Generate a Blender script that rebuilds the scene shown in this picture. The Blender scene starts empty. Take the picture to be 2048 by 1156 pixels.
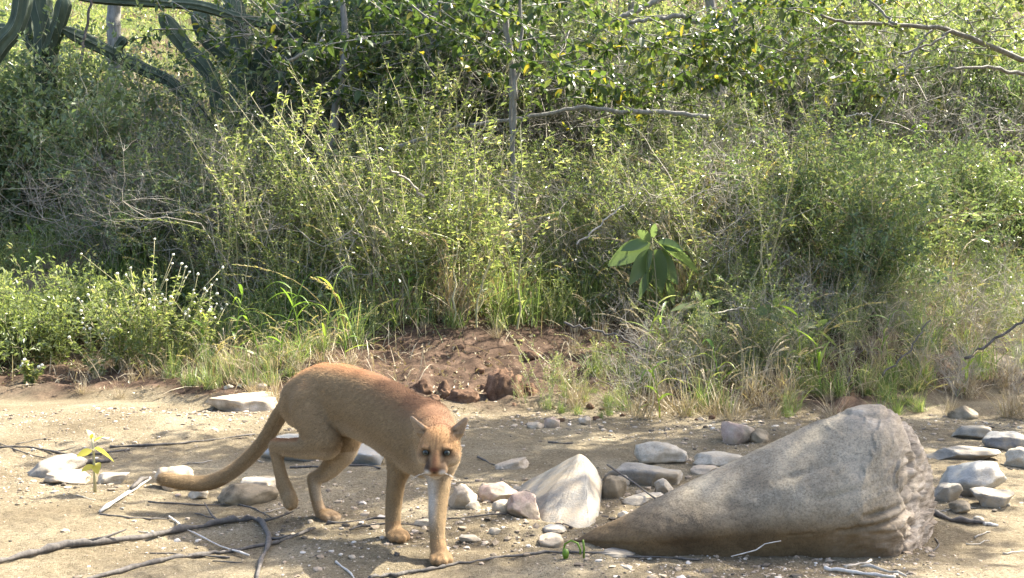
import bpy, math
import numpy as np
from math import radians as R
rng = np.random.default_rng(7)
C = bpy.context.scene.collection
scn = bpy.context.scene

# ---------------------------------------------------------------- camera / world / sun
F = 2472.0; W0, H0 = 2048, 1156
HZ = 489.0                       # horizon row in the photo
PITCH = math.atan((578 - HZ) / F)
CAM = np.array([0, 0, 1.2])
cd = bpy.data.cameras.new('camera'); cam = bpy.data.objects.new('camera', cd); C.objects.link(cam)
cam.location = CAM; cam.rotation_euler = (R(90) - PITCH, 0, 0)
cd.sensor_width = 36; cd.lens = 36 * F / W0; cd.clip_end = 500; cd.clip_start = 0.05
scn.camera = cam
scn.render.resolution_x = 1024; scn.render.resolution_y = 578
SUN_EL, SUN_AZ = R(48), R(58)    # azimuth measured from +Y towards +X
w = bpy.data.worlds.new('World'); scn.world = w; w.use_nodes = True
nt = w.node_tree; bg = nt.nodes['Background']
sky = nt.nodes.new('ShaderNodeTexSky'); sky.sky_type = 'NISHITA'; sky.sun_disc = False
sky.air_density = .8; sky.dust_density = 4.; sky.ozone_density = .6; sky.sun_elevation = SUN_EL; sky.sun_rotation = SUN_AZ
nt.links.new(sky.outputs[0], bg.inputs[0]); bg.inputs[1].default_value = 0.15
ld = bpy.data.lights.new('sun', 'SUN'); ld.energy = 4.9; ld.angle = R(0.5); ld.color = (1, .93, .81)
lo = bpy.data.objects.new('sun', ld); C.objects.link(lo)
lo.rotation_euler = (R(90) - SUN_EL, 0, math.pi - SUN_AZ)
scn.view_settings.view_transform = 'Standard'; scn.view_settings.look = 'None'
scn.view_settings.exposure = 1.96; scn.view_settings.gamma = 1
scn.cycles.max_bounces = 6; scn.cycles.diffuse_bounces = 3; scn.cycles.transmission_bounces = 3
scn.cycles.sample_clamp_indirect = 6

# ---------------------------------------------------------------- maths helpers
def P(px, py, D):
    """point at world depth D seen at photo pixel px,py"""
    a = (px - 1024) / F; b = -(py - 578) / F
    c, s = math.cos(PITCH), math.sin(PITCH)
    d = np.array([a, c + b * s, -s + b * c])
    return CAM + d * (D / d[1])
def hsh(i, j, k, seed):
    n = (i * 374761393 + j * 668265263 + k * 2147483647 + seed * 1274126177) & 0xffffffff
    n = ((n ^ (n >> 13)) * 1274126177) & 0xffffffff
    n = ((n ^ (n >> 16)) * 2246822519) & 0xffffffff
    return ((n ^ (n >> 15)) & 0xffffff) / float(0xffffff)
def vn(p, seed=0):
    p = np.asarray(p, float); ip = np.floor(p).astype(np.int64); f = p - ip; f = f * f * (3 - 2 * f)
    r = 0
    for a in (0, 1):
        for b in (0, 1):
            for c in (0, 1):
                wt = (f[..., 0] if a else 1 - f[..., 0]) * (f[..., 1] if b else 1 - f[..., 1]) * (f[..., 2] if c else 1 - f[..., 2])
                r = r + wt * hsh(ip[..., 0] + a, ip[..., 1] + b, ip[..., 2] + c, seed)
    return r * 2 - 1
def fbm(p, o=4, seed=0, g=.5):
    p = np.asarray(p, float); r = 0; a = 1
    for i in range(o): r = r + a * vn(p * 2 ** i + 17.3 * i, seed + i); a *= g
    return r
def p3(x, y, z=0): x, y, z = np.broadcast_arrays(x, y, z); return np.stack([x, y, z], -1)
def y0f(x): return 8.75 + np.clip(.22 * (x / 2) ** 2, 0, 1.6) + .25 * np.sin(x * 1.7 + .5)
def hgt(x, y):
    x = np.asarray(x, float); y = np.asarray(y, float)
    s = y - y0f(x)
    b = np.interp(s, [-9, 0, .15, .7, 1.1, 2.3, 5, 8, 12, 30, 60, 120], [0, 0, .05, .10, .22, .5, 1.2, 2.2, 3.4, 9, 17, 36])
    amp = np.clip(s * .12, 0, .5)
    h = b + amp * fbm(p3(x * .35, y * .35), 3, 5)
    h += .022 * fbm(p3(x * .9, y * .9), 2, 11)
    # sandy mound towards the left middle distance
    h += .09 * np.exp(-((x + 2.4) / 1.1) ** 2 - ((y - 7.9) / .7) ** 2)
    h += .05 * np.exp(-((x - 1.9) / .9) ** 2 - ((y - 4.3) / .35) ** 2)
    h -= .035 * np.exp(-((x - .1) / 1.6) ** 2 - ((y - 7.2) / .6) ** 2)
    return h
def fine(x, y):
    m = np.clip((9.5 - y) / 1.5, 0.25, 1)
    return m * (.010 * fbm(p3(x * 4, y * 4), 3, 21) + .006 * fbm(p3(x * 17, y * 17), 3, 31))
def G(px, py):
    """point on the terrain seen at photo pixel"""
    d = P(px, py, 1.0) - CAM
    ds = np.arange(3.2, 60, .01)
    z = CAM[2] + d[2] * ds; g = hgt(d[0] * ds, ds)
    k = np.argmax(z < g)
    if z[k] >= g[k]: k = len(ds) - 1
    D = ds[k]; x = d[0] * D
    return np.array([x, D, float(hgt(x, D) + fine(x, D))])
def proj(p):
    v = np.asarray(p) - CAM; c, s = math.cos(PITCH), math.sin(PITCH)
    dep = v[1] * c - v[2] * s; up = v[1] * s + v[2] * c
    return 1024 + F * v[0] / dep, 578 - F * up / dep
def nrm(v): v = np.asarray(v, float); return v / np.maximum(np.linalg.norm(v, axis=-1, keepdims=True), 1e-9)

# ---------------------------------------------------------------- mesh helpers
class MB:
    def __init__(s): s.V = []; s.Q = []; s.T = []; s.n = 0; s.A = []
    def add(s, V, Q=None, T=None, a=0.5):
        V = np.asarray(V, float).reshape(-1, 3)
        if Q is not None and len(Q): s.Q.append(np.asarray(Q, int).reshape(-1, 4) + s.n)
        if T is not None and len(T): s.T.append(np.asarray(T, int).reshape(-1, 3) + s.n)
        s.V.append(V); s.n += len(V)
        s.A.append(np.broadcast_to(np.asarray(a, float), (len(V),)).copy())
        return s
    def mesh(s, name, mat, smooth=True, col=None):
        me = bpy.data.meshes.new(name)
        V = np.concatenate(s.V) if s.V else np.zeros((0, 3))
        Q = np.concatenate(s.Q) if s.Q else np.zeros((0, 4), int)
        T = np.concatenate(s.T) if s.T else np.zeros((0, 3), int)
        me.vertices.add(len(V)); me.vertices.foreach_set('co', V.astype(np.float32).ravel())
        nl = Q.size + T.size; me.loops.add(nl)
        me.loops.foreach_set('vertex_index', np.concatenate([Q.ravel(), T.ravel()]).astype(np.int32))
        me.polygons.add(len(Q) + len(T))
        st = np.concatenate([np.arange(len(Q)) * 4, Q.size + np.arange(len(T)) * 3]).astype(np.int32)
        me.polygons.foreach_set('loop_start', st)
        me.polygons.foreach_set('use_smooth', np.full(len(st), smooth))
        me.update(calc_edges=True)
        at = me.attributes.new('v', 'FLOAT', 'POINT'); at.data.foreach_set('value', np.concatenate(s.A).astype(np.float32))
        if col is not None:
            ca = me.attributes.new('coat', 'FLOAT_COLOR', 'POINT')
            ca.data.foreach_set('color', np.concatenate([col, np.ones((len(col), 1))], 1).astype(np.float32).ravel())
        me.materials.append(mat); me.validate()
        return me
def obj(name, me, parent=None, loc=None):
    o = bpy.data.objects.new(name, me); C.objects.link(o)
    if parent is not None: o.parent = parent
    if loc is not None: o.location = loc
    return o
def tag(o, label=None, cat=None, group=None, kind=None):
    if label: o['label'] = label
    if cat: o['category'] = cat
    if group: o['group'] = group
    if kind: o['kind'] = kind
    return o
def tube(mb, pts, rad, sides=5, a=.5, cap=True):
    pts = np.asarray(pts, float); n = len(pts); rad = np.broadcast_to(np.asarray(rad, float), (n,))
    t = nrm(np.gradient(pts, axis=0)); ref = np.array([.31, .22, .93]) if abs(t[0, 2]) < .8 else np.array([.9, .3, .1])
    u = nrm(np.cross(t, ref)); v = np.cross(t, u)
    an = np.arange(sides) * 2 * math.pi / sides
    V = pts[:, None] + rad[:, None, None] * (np.cos(an)[None, :, None] * u[:, None] + np.sin(an)[None, :, None] * v[:, None])
    i = np.arange(n - 1)[:, None] * sides; j = np.arange(sides)[None]; k = (j + 1) % sides
    Q = np.stack([i + j, i + k, i + sides + k, i + sides + j], -1).reshape(-1, 4)
    V = V.reshape(-1, 3); T = None
    if cap:
        V = np.concatenate([V, pts[:1], pts[-1:]]); c0, c1 = n * sides, n * sides + 1; b = (n - 1) * sides
        jj = np.arange(sides); kk = (jj + 1) % sides
        T = np.concatenate([np.stack([np.full(sides, c0), kk, jj], -1), np.stack([np.full(sides, c1), b + jj, b + kk], -1)])
    mb.add(V, Q, T, a)
def leaf4(mb, pos, d, n, L, Wd, a, fold=.25):
    d = nrm(d); s = nrm(np.cross(d, n)); n = np.cross(s, d); L = np.asarray(L)[:, None]; Wd = np.asarray(Wd)[:, None]
    m = pos + d * L * .45
    V = np.stack([pos, m + s * Wd / 2 + n * Wd * fold, pos + d * L - n * L * .12, m - s * Wd / 2 + n * Wd * fold], 1)
    N = len(pos); i = np.arange(N)[:, None] * 4
    T = np.concatenate([i + [0, 1, 2], i + [0, 2, 3]])
    mb.add(V.reshape(-1, 3), None, T, np.repeat(a, 4))
def blades(mb, pos, d, L, Wd, bend, a, nseg=6, prof='grass', roll=0., fold=.22):
    """N curved blades; bend = how far gravity pulls the tip"""
    N = len(pos); d = nrm(d); L = np.broadcast_to(L, (N,)); Wd = np.broadcast_to(Wd, (N,)); bend = np.broadcast_to(bend, (N,))
    t = np.linspace(0, 1, nseg + 1)
    if prof == 'grass': wp = np.minimum(1, .45 + t * 2.2) * (1 - t ** 2.2) + .02
    elif prof == 'oval': wp = np.sin(np.pi * np.clip(t * .94 + .03, 0, 1) ** .85) + .02
    else: wp = np.where(t < .15, .06, np.sin(np.pi * np.clip((t - .12) / .9, 0, 1) ** .75) + .03)
    c = pos[:, None] + L[:, None, None] * (d[:, None] * t[None, :, None] - np.array([0, 0, 1.]) * (bend[:, None] * t[None] ** 2)[..., None])
    tg = nrm(np.gradient(c, axis=1)); sd = nrm(np.cross(d, np.array([0, 0, 1.]) + rng.normal(0, .25, (N, 3))))
    if np.any(roll): 
        up = np.cross(sd, d); r = np.broadcast_to(roll, (N,))[:, None]; sd = sd * np.cos(r) + up * np.sin(r)
    sd = np.repeat(sd[:, None], nseg + 1, 1); up = nrm(np.cross(sd, tg)); hw = (Wd[:, None] * wp[None] / 2)[..., None]
    V = np.stack([c - sd * hw + up * hw * fold, c, c + sd * hw + up * hw * fold], 2)
    b = (np.arange(N) * (nseg + 1) * 3)[:, None, None] + (np.arange(nseg) * 3)[None, :, None]
    q1 = b + np.array([0, 1, 4, 3]); q2 = b + np.array([1, 2, 5, 4])
    mb.add(V.reshape(-1, 3), np.concatenate([q1.reshape(-1, 4), q2.reshape(-1, 4)]), None, np.repeat(a, (nseg + 1) * 3))

# ---------------------------------------------------------------- materials
def s2l(c): return tuple(((v / 255) / 12.92 if v < 10 else ((v / 255 + .055) / 1.055) ** 2.4) for v in c)
def newmat(name):
    m = bpy.data.materials.new(name); m.use_nodes = True; t = m.node_tree
    return m, t, t.nodes['Principled BSDF'], t.nodes['Material Output']
def nd(t, typ, **k):
    n = t.nodes.new(typ)
    for a, b in k.items():
        if a in n.inputs: n.inputs[a].default_value = b
        else: setattr(n, a, b)
    return n
def ramp(t, stops, fac):
    r = t.nodes.new('ShaderNodeValToRGB'); e = r.color_ramp.elements
    while len(e) < len(stops): e.new(.5)
    for i, (p, c) in enumerate(stops): e[i].position = p; e[i].color = (*c, 1)
    t.links.new(fac, r.inputs[0]); return r
def leafmat(name, stops, trans=.42, rough=.38, spec=.5, rnd=.3, warm=(1.32, 1.3, .72)):
    m, t, b, out = newmat(name)
    at = nd(t, 'ShaderNodeAttribute', attribute_name='v'); oi = t.nodes.new('ShaderNodeObjectInfo')
    mm = nd(t, 'ShaderNodeMath', operation='MULTIPLY_ADD'); mm.inputs[1].default_value = rnd; 
    sb = nd(t, 'ShaderNodeMath', operation='SUBTRACT'); t.links.new(oi.outputs['Random'], sb.inputs[0]); sb.inputs[1].default_value = .5
    t.links.new(sb.outputs[0], mm.inputs[0]); t.links.new(at.outputs['Fac'], mm.inputs[2])
    r = ramp(t, stops, mm.outputs[0])
    t.links.new(r.outputs[0], b.inputs['Base Color']); b.inputs['Roughness'].default_value = rough
    b.inputs['Specular IOR Level'].default_value = spec
    if trans > 0:
        tr = t.nodes.new('ShaderNodeBsdfTranslucent'); mx = t.nodes.new('ShaderNodeMixShader'); mx.inputs[0].default_value = trans
        vm = nd(t, 'ShaderNodeVectorMath', operation='MULTIPLY'); vm.inputs[1].default_value = warm
        t.links.new(r.outputs[0], vm.inputs[0]); t.links.new(vm.outputs[0], tr.inputs[0])
        t.links.new(b.outputs[0], mx.inputs[1]); t.links.new(tr.outputs[0], mx.inputs[2]); t.links.new(mx.outputs[0], out.inputs[0])
    return m
M = {}
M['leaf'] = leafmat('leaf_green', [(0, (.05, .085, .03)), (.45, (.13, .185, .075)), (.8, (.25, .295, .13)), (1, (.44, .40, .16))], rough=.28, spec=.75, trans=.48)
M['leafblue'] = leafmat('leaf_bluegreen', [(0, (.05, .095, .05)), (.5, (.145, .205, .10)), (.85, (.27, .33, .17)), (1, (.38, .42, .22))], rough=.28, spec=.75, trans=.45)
M['herb'] = leafmat('herb_leaf', [(0, (.09, .12, .045)), (.5, (.205, .26, .105)), (.85, (.36, .40, .18)), (1, (.54, .48, .24))], rough=.28, spec=.75, trans=.5)
M['yleaf'] = leafmat('yellowing_leaf', [(0, (.04, .075, .025)), (.55, (.085, .135, .04)), (.85, (.18, .21, .06)), (1, (.46, .38, .05))], trans=.42)
M['grass'] = leafmat('grass_blade', [(0, (.09, .13, .04)), (.5, (.18, .26, .09)), (.8, (.33, .37, .16)), (1, (.54, .46, .26))], trans=.45)
M['broadgrass'] = leafmat('broad_grass_blade', [(0, (.12, .22, .04)), (.6, (.22, .33, .06)), (1, (.42, .46, .12))], trans=.5)
M['yseed'] = leafmat('yellow_green_leaf', [(0, (.30, .30, .05)), (.6, (.48, .44, .08)), (1, (.55, .48, .10))], trans=.45)
M['bigleaf'] = leafmat('big_leaf', [(0, (.09, .14, .07)), (.5, (.14, .20, .095)), (1, (.28, .31, .12))], trans=.5, rough=.35)
M['straw'] = leafmat('dry_straw', [(0, (.20, .15, .09)), (.5, (.36, .29, .18)), (1, (.58, .50, .35))], trans=.15, rough=.6)
M['stem'] = leafmat('green_stem', [(0, (.14, .14, .06)), (.5, (.30, .28, .14)), (1, (.56, .50, .32))], trans=0, rough=.6)
M['seed'] = leafmat('seed_head', [(0, (.2, .22, .09)), (1, (.45, .40, .22))], trans=.3, rough=.7)
M['white'] = leafmat('white_flower', [(0, (.6, .6, .5)), (1, (.85, .85, .78))], trans=.2, rough=.7)
M['lilac'] = leafmat('lilac_flower', [(0, (.45, .45, .75)), (1, (.7, .7, .9))], trans=.3, rough=.7)
def barkmat(name, c1, c2, scale=30, rough=.85, stretch=(1, 1, .25)):
    m, t, b, out = newmat(name)
    tc = t.nodes.new('ShaderNodeTexCoord'); mp = t.nodes.new('ShaderNodeMapping'); mp.inputs['Scale'].default_value = stretch
    t.links.new(tc.outputs['Object'], mp.inputs[0])
    n = nd(t, 'ShaderNodeTexNoise', Scale=scale, Detail=6., Roughness=.65); t.links.new(mp.outputs[0], n.inputs[0])
    r = ramp(t, [(.3, c1), (.7, c2)], n.outputs[0]); t.links.new(r.outputs[0], b.inputs['Base Color'])
    b.inputs['Roughness'].default_value = rough
    bp = nd(t, 'ShaderNodeBump', Strength=.6, Distance=.01); t.links.new(n.outputs[0], bp.inputs['Height']); t.links.new(bp.outputs[0], b.inputs['Normal'])
    return m
M['bark'] = barkmat('grey_bark', (.13, .12, .10), (.34, .33, .29))
M['twig'] = barkmat('grey_twig', (.20, .18, .145), (.52, .48, .40), 14)
M['darktwig'] = barkmat('dark_stick', (.045, .04, .035), (.15, .135, .115), 40)
M['palestick'] = barkmat('pale_stick', (.35, .33, .29), (.65, .62, .55), 40)
M['cactus'] = barkmat('cactus_skin', (.035, .055, .035), (.11, .14, .085), 9)
M['cactusrib'] = barkmat('cactus_rib', (.08, .10, .06), (.34, .37, .28), 30)

def sandmat():
    m, t, b, out = newmat('sand_and_soil')
    tc = t.nodes.new('ShaderNodeTexCoord'); at = nd(t, 'ShaderNodeAttribute', attribute_name='v')
    L = lambda a, c: t.links.new(a, c)
    n1 = nd(t, 'ShaderNodeTexNoise', Scale=1.7, Detail=5., Roughness=.6); L(tc.outputs['Object'], n1.inputs[0])
    n2 = nd(t, 'ShaderNodeTexNoise', Scale=60., Detail=5., Roughness=.75); L(tc.outputs['Object'], n2.inputs[0])
    n3 = nd(t, 'ShaderNodeTexNoise', Scale=240., Detail=2.); L(tc.outputs['Object'], n3.inputs[0])
    r1 = ramp(t, [(.3, (.195, .158, .10)), (.52, (.27, .226, .147)), (.72, (.37, .32, .22))], n1.outputs[0])
    r2 = ramp(t, [(.3, (.22, .20, .17)), (.44, (.78, .76, .72)), (.58, (1.05, 1.05, 1.05)), (.72, (1.7, 1.65, 1.6))], n2.outputs[0])
    mx = nd(t, 'ShaderNodeMix', data_type='RGBA', blend_type='MULTIPLY'); mx.inputs[0].default_value = .85
    L(r1.outputs[0], mx.inputs[6]); L(r2.outputs[0], mx.inputs[7])
    r3 = ramp(t, [(.33, (.35, .35, .35)), (.45, (1, 1, 1)), (.62, (1, 1, 1)), (.7, (1.5, 1.5, 1.5))], n3.outputs[0])
    mx3 = nd(t, 'ShaderNodeMix', data_type='RGBA', blend_type='MULTIPLY'); mx3.inputs[0].default_value = .7
    L(mx.outputs[2], mx3.inputs[6]); L(r3.outputs[0], mx3.inputs[7])
    # red-brown bank soil
    n4 = nd(t, 'ShaderNodeTexNoise', Scale=9., Detail=8., Roughness=.7); L(tc.outputs['Object'], n4.inputs[0])
    r4 = ramp(t, [(.3, (.04, .028, .020)), (.5, (.105, .068, .045)), (.7, (.215, .145, .10))], n4.outputs[0])
    mx4 = nd(t, 'ShaderNodeMix', data_type='RGBA'); L(at.outputs['Fac'], mx4.inputs[0]); L(mx3.outputs[2], mx4.inputs[6]); L(r4.outputs[0], mx4.inputs[7])
    L(mx4.outputs[2], b.inputs['Base Color']); b.inputs['Roughness'].default_value = .95; b.inputs['Specular IOR Level'].default_value = .15
    ad = nd(t, 'ShaderNodeMath', operation='ADD'); L(n2.outputs[0], ad.inputs[0]); L(n3.outputs[0], ad.inputs[1])
    bp = nd(t, 'ShaderNodeBump', Strength=.9, Distance=.012); L(ad.outputs[0], bp.inputs['Height']); L(bp.outputs[0], b.inputs['Normal'])
    return m
M['sand'] = sandmat()
def rockmat(name, cs, scale=9, stain=None, spec=.3, rough=.8, bump=.5, speck=.5, frac=False):
    """cs: three colours; stain: (colour, top z, softness) band at the bottom"""
    m, t, b, out = newmat(name); L = lambda a, c: t.links.new(a, c)
    tc = t.nodes.new('ShaderNodeTexCoord')
    n1 = nd(t, 'ShaderNodeTexNoise', Scale=float(scale), Detail=8., Roughness=.62); L(tc.outputs['Object'], n1.inputs[0])
    r1 = ramp(t, [(.33, cs[0]), (.5, cs[1]), (.68, cs[2])], n1.outputs[0])
    n2 = nd(t, 'ShaderNodeTexNoise', Scale=110., Detail=4., Roughness=.8); L(tc.outputs['Object'], n2.inputs[0])
    r2 = ramp(t, [(.34, (.45, .44, .43)), (.5, (1, 1, 1)), (.7, (1.3, 1.3, 1.28))], n2.outputs[0])
    mx = nd(t, 'ShaderNodeMix', data_type='RGBA', blend_type='MULTIPLY'); mx.inputs[0].default_value = speck
    L(r1.outputs[0], mx.inputs[6]); L(r2.outputs[0], mx.inputs[7]); col = mx.outputs[2]
    nD = nd(t, 'ShaderNodeTexNoise', Scale=6., Detail=6., Roughness=.7); L(tc.outputs['Object'], nD.inputs[0])
    rD = nd(t, 'ShaderNodeMapRange'); L(nD.outputs[0], rD.inputs[0]); rD.inputs[1].default_value = .44; rD.inputs[2].default_value = .62; rD.inputs[4].default_value = .35 if stain else .8
    mD = nd(t, 'ShaderNodeMix', data_type='RGBA'); L(rD.outputs[0], mD.inputs[0]); L(col, mD.inputs[6]); mD.inputs[7].default_value = (.33, .27, .18, 1) if name != 'red_clay' else (.16, .10, .06, 1); col = mD.outputs[2]
    if stain:
        sx = t.nodes.new('ShaderNodeSeparateXYZ'); L(tc.outputs['Object'], sx.inputs[0])
        n3 = nd(t, 'ShaderNodeTexNoise', Scale=3.5, Detail=5.); L(tc.outputs['Object'], n3.inputs[0])
        ma = nd(t, 'ShaderNodeMath', operation='MULTIPLY_ADD'); L(n3.outputs[0], ma.inputs[0]); ma.inputs[1].default_value = -.10; L(sx.outputs[2], ma.inputs[2])
        mr = nd(t, 'ShaderNodeMapRange'); L(ma.outputs[0], mr.inputs[0]); mr.inputs[1].default_value = stain[1] - .05 + stain[2]; mr.inputs[2].default_value = stain[1] - .05 - stain[2]
        r5 = ramp(t, [(.3, stain[0]), (.7, tuple(v * 1.9 for v in stain[0]))], n1.outputs[0])
        mm = nd(t, 'ShaderNodeMix', data_type='RGBA'); L(mr.outputs[0], mm.inputs[0]); L(col, mm.inputs[6]); L(r5.outputs[0], mm.inputs[7])
        m5 = nd(t, 'ShaderNodeMix', data_type='RGBA', blend_type='MULTIPLY'); m5.inputs[0].default_value = speck
        L(mm.outputs[2], m5.inputs[6]); L(r2.outputs[0], m5.inputs[7]); col = m5.outputs[2]
    if frac:      # freshly broken, paler and cracked end of the boulder
        at = nd(t, 'ShaderNodeAttribute', attribute_name='v'); mp = t.nodes.new('ShaderNodeMapping'); mp.inputs['Rotation'].default_value = (0, .42, 0); mp.inputs['Scale'].default_value = (1.6, 2, 9)
        L(tc.outputs['Object'], mp.inputs[0]); nf = nd(t, 'ShaderNodeTexNoise', Scale=5.5, Detail=9., Roughness=.75); L(mp.outputs[0], nf.inputs[0])
        rf = ramp(t, [(.34, (.025, .02, .016)), (.43, (.20, .165, .125)), (.55, (.36, .31, .245)), (.68, (.60, .54, .45))], nf.outputs[0])
        n6 = nd(t, 'ShaderNodeTexNoise', Scale=5., Detail=6.); L(tc.outputs['Object'], n6.inputs[0])
        wv = nd(t, 'ShaderNodeMath', operation='MULTIPLY_ADD'); L(n6.outputs[0], wv.inputs[0]); wv.inputs[1].default_value = 1.6; wv.inputs[2].default_value = -1.15
        w2 = nd(t, 'ShaderNodeMath', operation='ADD'); w2.use_clamp = True; L(at.outputs['Fac'], w2.inputs[0]); L(wv.outputs[0], w2.inputs[1])
        vm_ = t.nodes.new('ShaderNodeMapping'); vm_.inputs['Rotation'].default_value = (0, .38, 0); vm_.inputs['Scale'].default_value = (1.1, 2.2, 3.4)
        nw = nd(t, 'ShaderNodeTexNoise', Scale=4., Detail=6.); L(tc.outputs['Object'], nw.inputs[0]); va = nd(t, 'ShaderNodeVectorMath', operation='MULTIPLY_ADD'); L(nw.outputs['Color'], va.inputs[0]); va.inputs[1].default_value = (.22,) * 3; L(tc.outputs['Object'], va.inputs[2])
        L(va.outputs[0], vm_.inputs[0]); vo = nd(t, 'ShaderNodeTexVoronoi', feature='DISTANCE_TO_EDGE', Scale=1.6); L(vm_.outputs[0], vo.inputs[0])
        cr_ = ramp(t, [(0, (.25, .22, .2)), (.008, (.5, .46, .42)), (.022, (1, 1, 1))], vo.outputs['Distance'])
        n7 = nd(t, 'ShaderNodeTexNoise', Scale=2.2, Detail=7., Roughness=.7); L(tc.outputs['Object'], n7.inputs[0]); r7 = ramp(t, [(.35, (.66, .62, .58)), (.5, (1, 1, 1)), (.66, (1.25, 1.24, 1.2))], n7.outputs[0])
        fk = nd(t, 'ShaderNodeMapRange'); L(n6.outputs[0], fk.inputs[0]); fk.inputs[1].default_value = .42; fk.inputs[2].default_value = .56
        mk = nd(t, 'ShaderNodeMix', data_type='RGBA', blend_type='MULTIPLY'); mk.inputs[0].default_value = .0; L(col, mk.inputs[6]); L(cr_.outputs[0], mk.inputs[7])
        mk2 = nd(t, 'ShaderNodeMix', data_type='RGBA', blend_type='MULTIPLY'); mk2.inputs[0].default_value = .8; L(mk.outputs[2], mk2.inputs[6]); L(r7.outputs[0], mk2.inputs[7]); col = mk2.outputs[2]
        mf = nd(t, 'ShaderNodeMix', data_type='RGBA'); L(w2.outputs[0], mf.inputs[0]); L(col, mf.inputs[6]); L(rf.outputs[0], mf.inputs[7]); col = mf.outputs[2]
    L(col, b.inputs['Base Color']); b.inputs['Roughness'].default_value = rough; b.inputs['Specular IOR Level'].default_value = spec
    ad = nd(t, 'ShaderNodeMath', operation='MULTIPLY_ADD'); L(n1.outputs[0], ad.inputs[0]); ad.inputs[1].default_value = 2.; L(n2.outputs[0], ad.inputs[2])
    bp = nd(t, 'ShaderNodeBump', Strength=bump, Distance=.008); L(ad.outputs[0], bp.inputs['Height']); L(bp.outputs[0], b.inputs['Normal'])
    return m
RM = {
 'boulder': rockmat('boulder_granite', [(.165, .146, .108), (.24, .214, .16), (.32, .288, .22)], 5, ((.088, .060, .030), .16, .08), frac=True),
 'grey': rockmat('grey_stone', [(.18, .168, .14), (.28, .262, .22), (.40, .375, .315)], 9),
 'white': rockmat('white_stone', [(.32, .28, .21), (.46, .41, .32), (.60, .55, .45)], 10, speck=.5),
 'quartz': rockmat('quartz_stone', [(.22, .22, .20), (.37, .37, .34), (.56, .55, .50)], 12, spec=.6, rough=.45, speck=.3),
 'tan': rockmat('tan_stone', [(.30, .235, .165), (.46, .38, .28), (.60, .52, .41)], 9),
 'pink': rockmat('pinkish_stone', [(.30, .21, .16), (.44, .33, .26), (.56, .46, .38)], 9),
 'brown': rockmat('brown_stone', [(.11, .09, .06), (.19, .155, .10), (.30, .25, .17)], 9),
 'dark': rockmat('dark_stone', [(.10, .10, .10), (.16, .165, .165), (.25, .25, .24)], 9),
 'clay': rockmat('red_clay', [(.06, .036, .024), (.14, .085, .055), (.26, .165, .11)], 16, rough=.95, spec=.1, bump=1.),
}

# ---------------------------------------------------------------- ground (one sheet to the far hillside)
def build_ground():
    ys = np.concatenate([np.linspace(1.0, 4.2, 20)[:-1], 4.2 * (12 / 4.2) ** np.linspace(0, 1, 520), 12 * (30 / 12) ** np.linspace(0, 1, 130)[1:], 30 * (140 / 30) ** np.linspace(0, 1, 60)[1:]])
    us = np.linspace(-1, 1, 620); us = np.sign(us) * (.75 * abs(us) + .25 * abs(us) ** 4)
    Y, U = np.meshgrid(ys, us, indexing='ij'); X = U * (Y * .62 + 3.0)
    near = np.clip(1 - (Y - 12) / 10, 0, 1)
    Z = hgt(X, Y) + fine(X, Y) * near
    s = Y - y0f(X)
    red = np.clip((s + .05 + .25 * fbm(p3(X * 2.5, Y * 2.5), 3, 41)) / .35, 0, 1)
    Z += red * near * (.03 * fbm(p3(X * 7, Y * 7), 4, 44) + .075 * (.5 - np.abs(vn(p3(X * 2.2, Y * 3.4), 45))) * np.clip(1.6 - s, 0, 1))
    # a pale sand pocket on the left of the bank and sunlit pale soil on the far hillside
    red *= 1 - np.exp(-((X + 4.9) / 1.9) ** 2 - ((Y - 12.4) / 1.2) ** 2)
    n, m = Y.shape; mb = MB(); i = np.arange(n - 1)[:, None] * m + np.arange(m - 1)[None]
    mb.add(np.stack([X, Y, Z], -1), np.stack([i, i + 1, i + m + 1, i + m], -1), None, red.ravel())
    o = obj('ground', mb.mesh('ground', M['sand'])); tag(o, 'pale sandy stream bed rising into a red soil bank and hillside', 'ground', kind='structure')
build_ground()

# ---------------------------------------------------------------- rocks
import bmesh
def rock_mesh(name, size, mat, seed, planes=7, rough=.05, sub=4, keep=.62, flat=0.):
    """irregular stone: sphere cut by random planes, softened, roughened. size = full x,y,z"""
    r = np.random.default_rng(seed); bm = bmesh.new(); bmesh.ops.create_icosphere(bm, subdivisions=sub, radius=1)
    V = np.array([v.co[:] for v in bm.verts]); T = np.array([[v.index for v in f.verts] for f in bm.faces]); bm.free()
    for k in range(planes):
        d = nrm(r.normal(0, 1, 3)); h = r.uniform(keep, .95)
        e = V @ d - h; V -= d * (np.where(e > 0, e * .97, 0))[:, None]
    if flat: e = V[:, 2] - flat; V[:, 2] -= np.where(e > 0, e * .85, 0)
    V /= np.abs(V).max(0)
    off = r.uniform(0, 50, 3)
    V *= (1 + rough * 1.8 * fbm(V * 1.3 + off, 3, 3) + rough * .55 * fbm(V * 6 + off, 4, 9, .65))[:, None]
    V = V * (np.array(size) / 2)
    mb = MB(); mb.add(V, None, T); return mb.mesh(name, mat)
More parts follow.
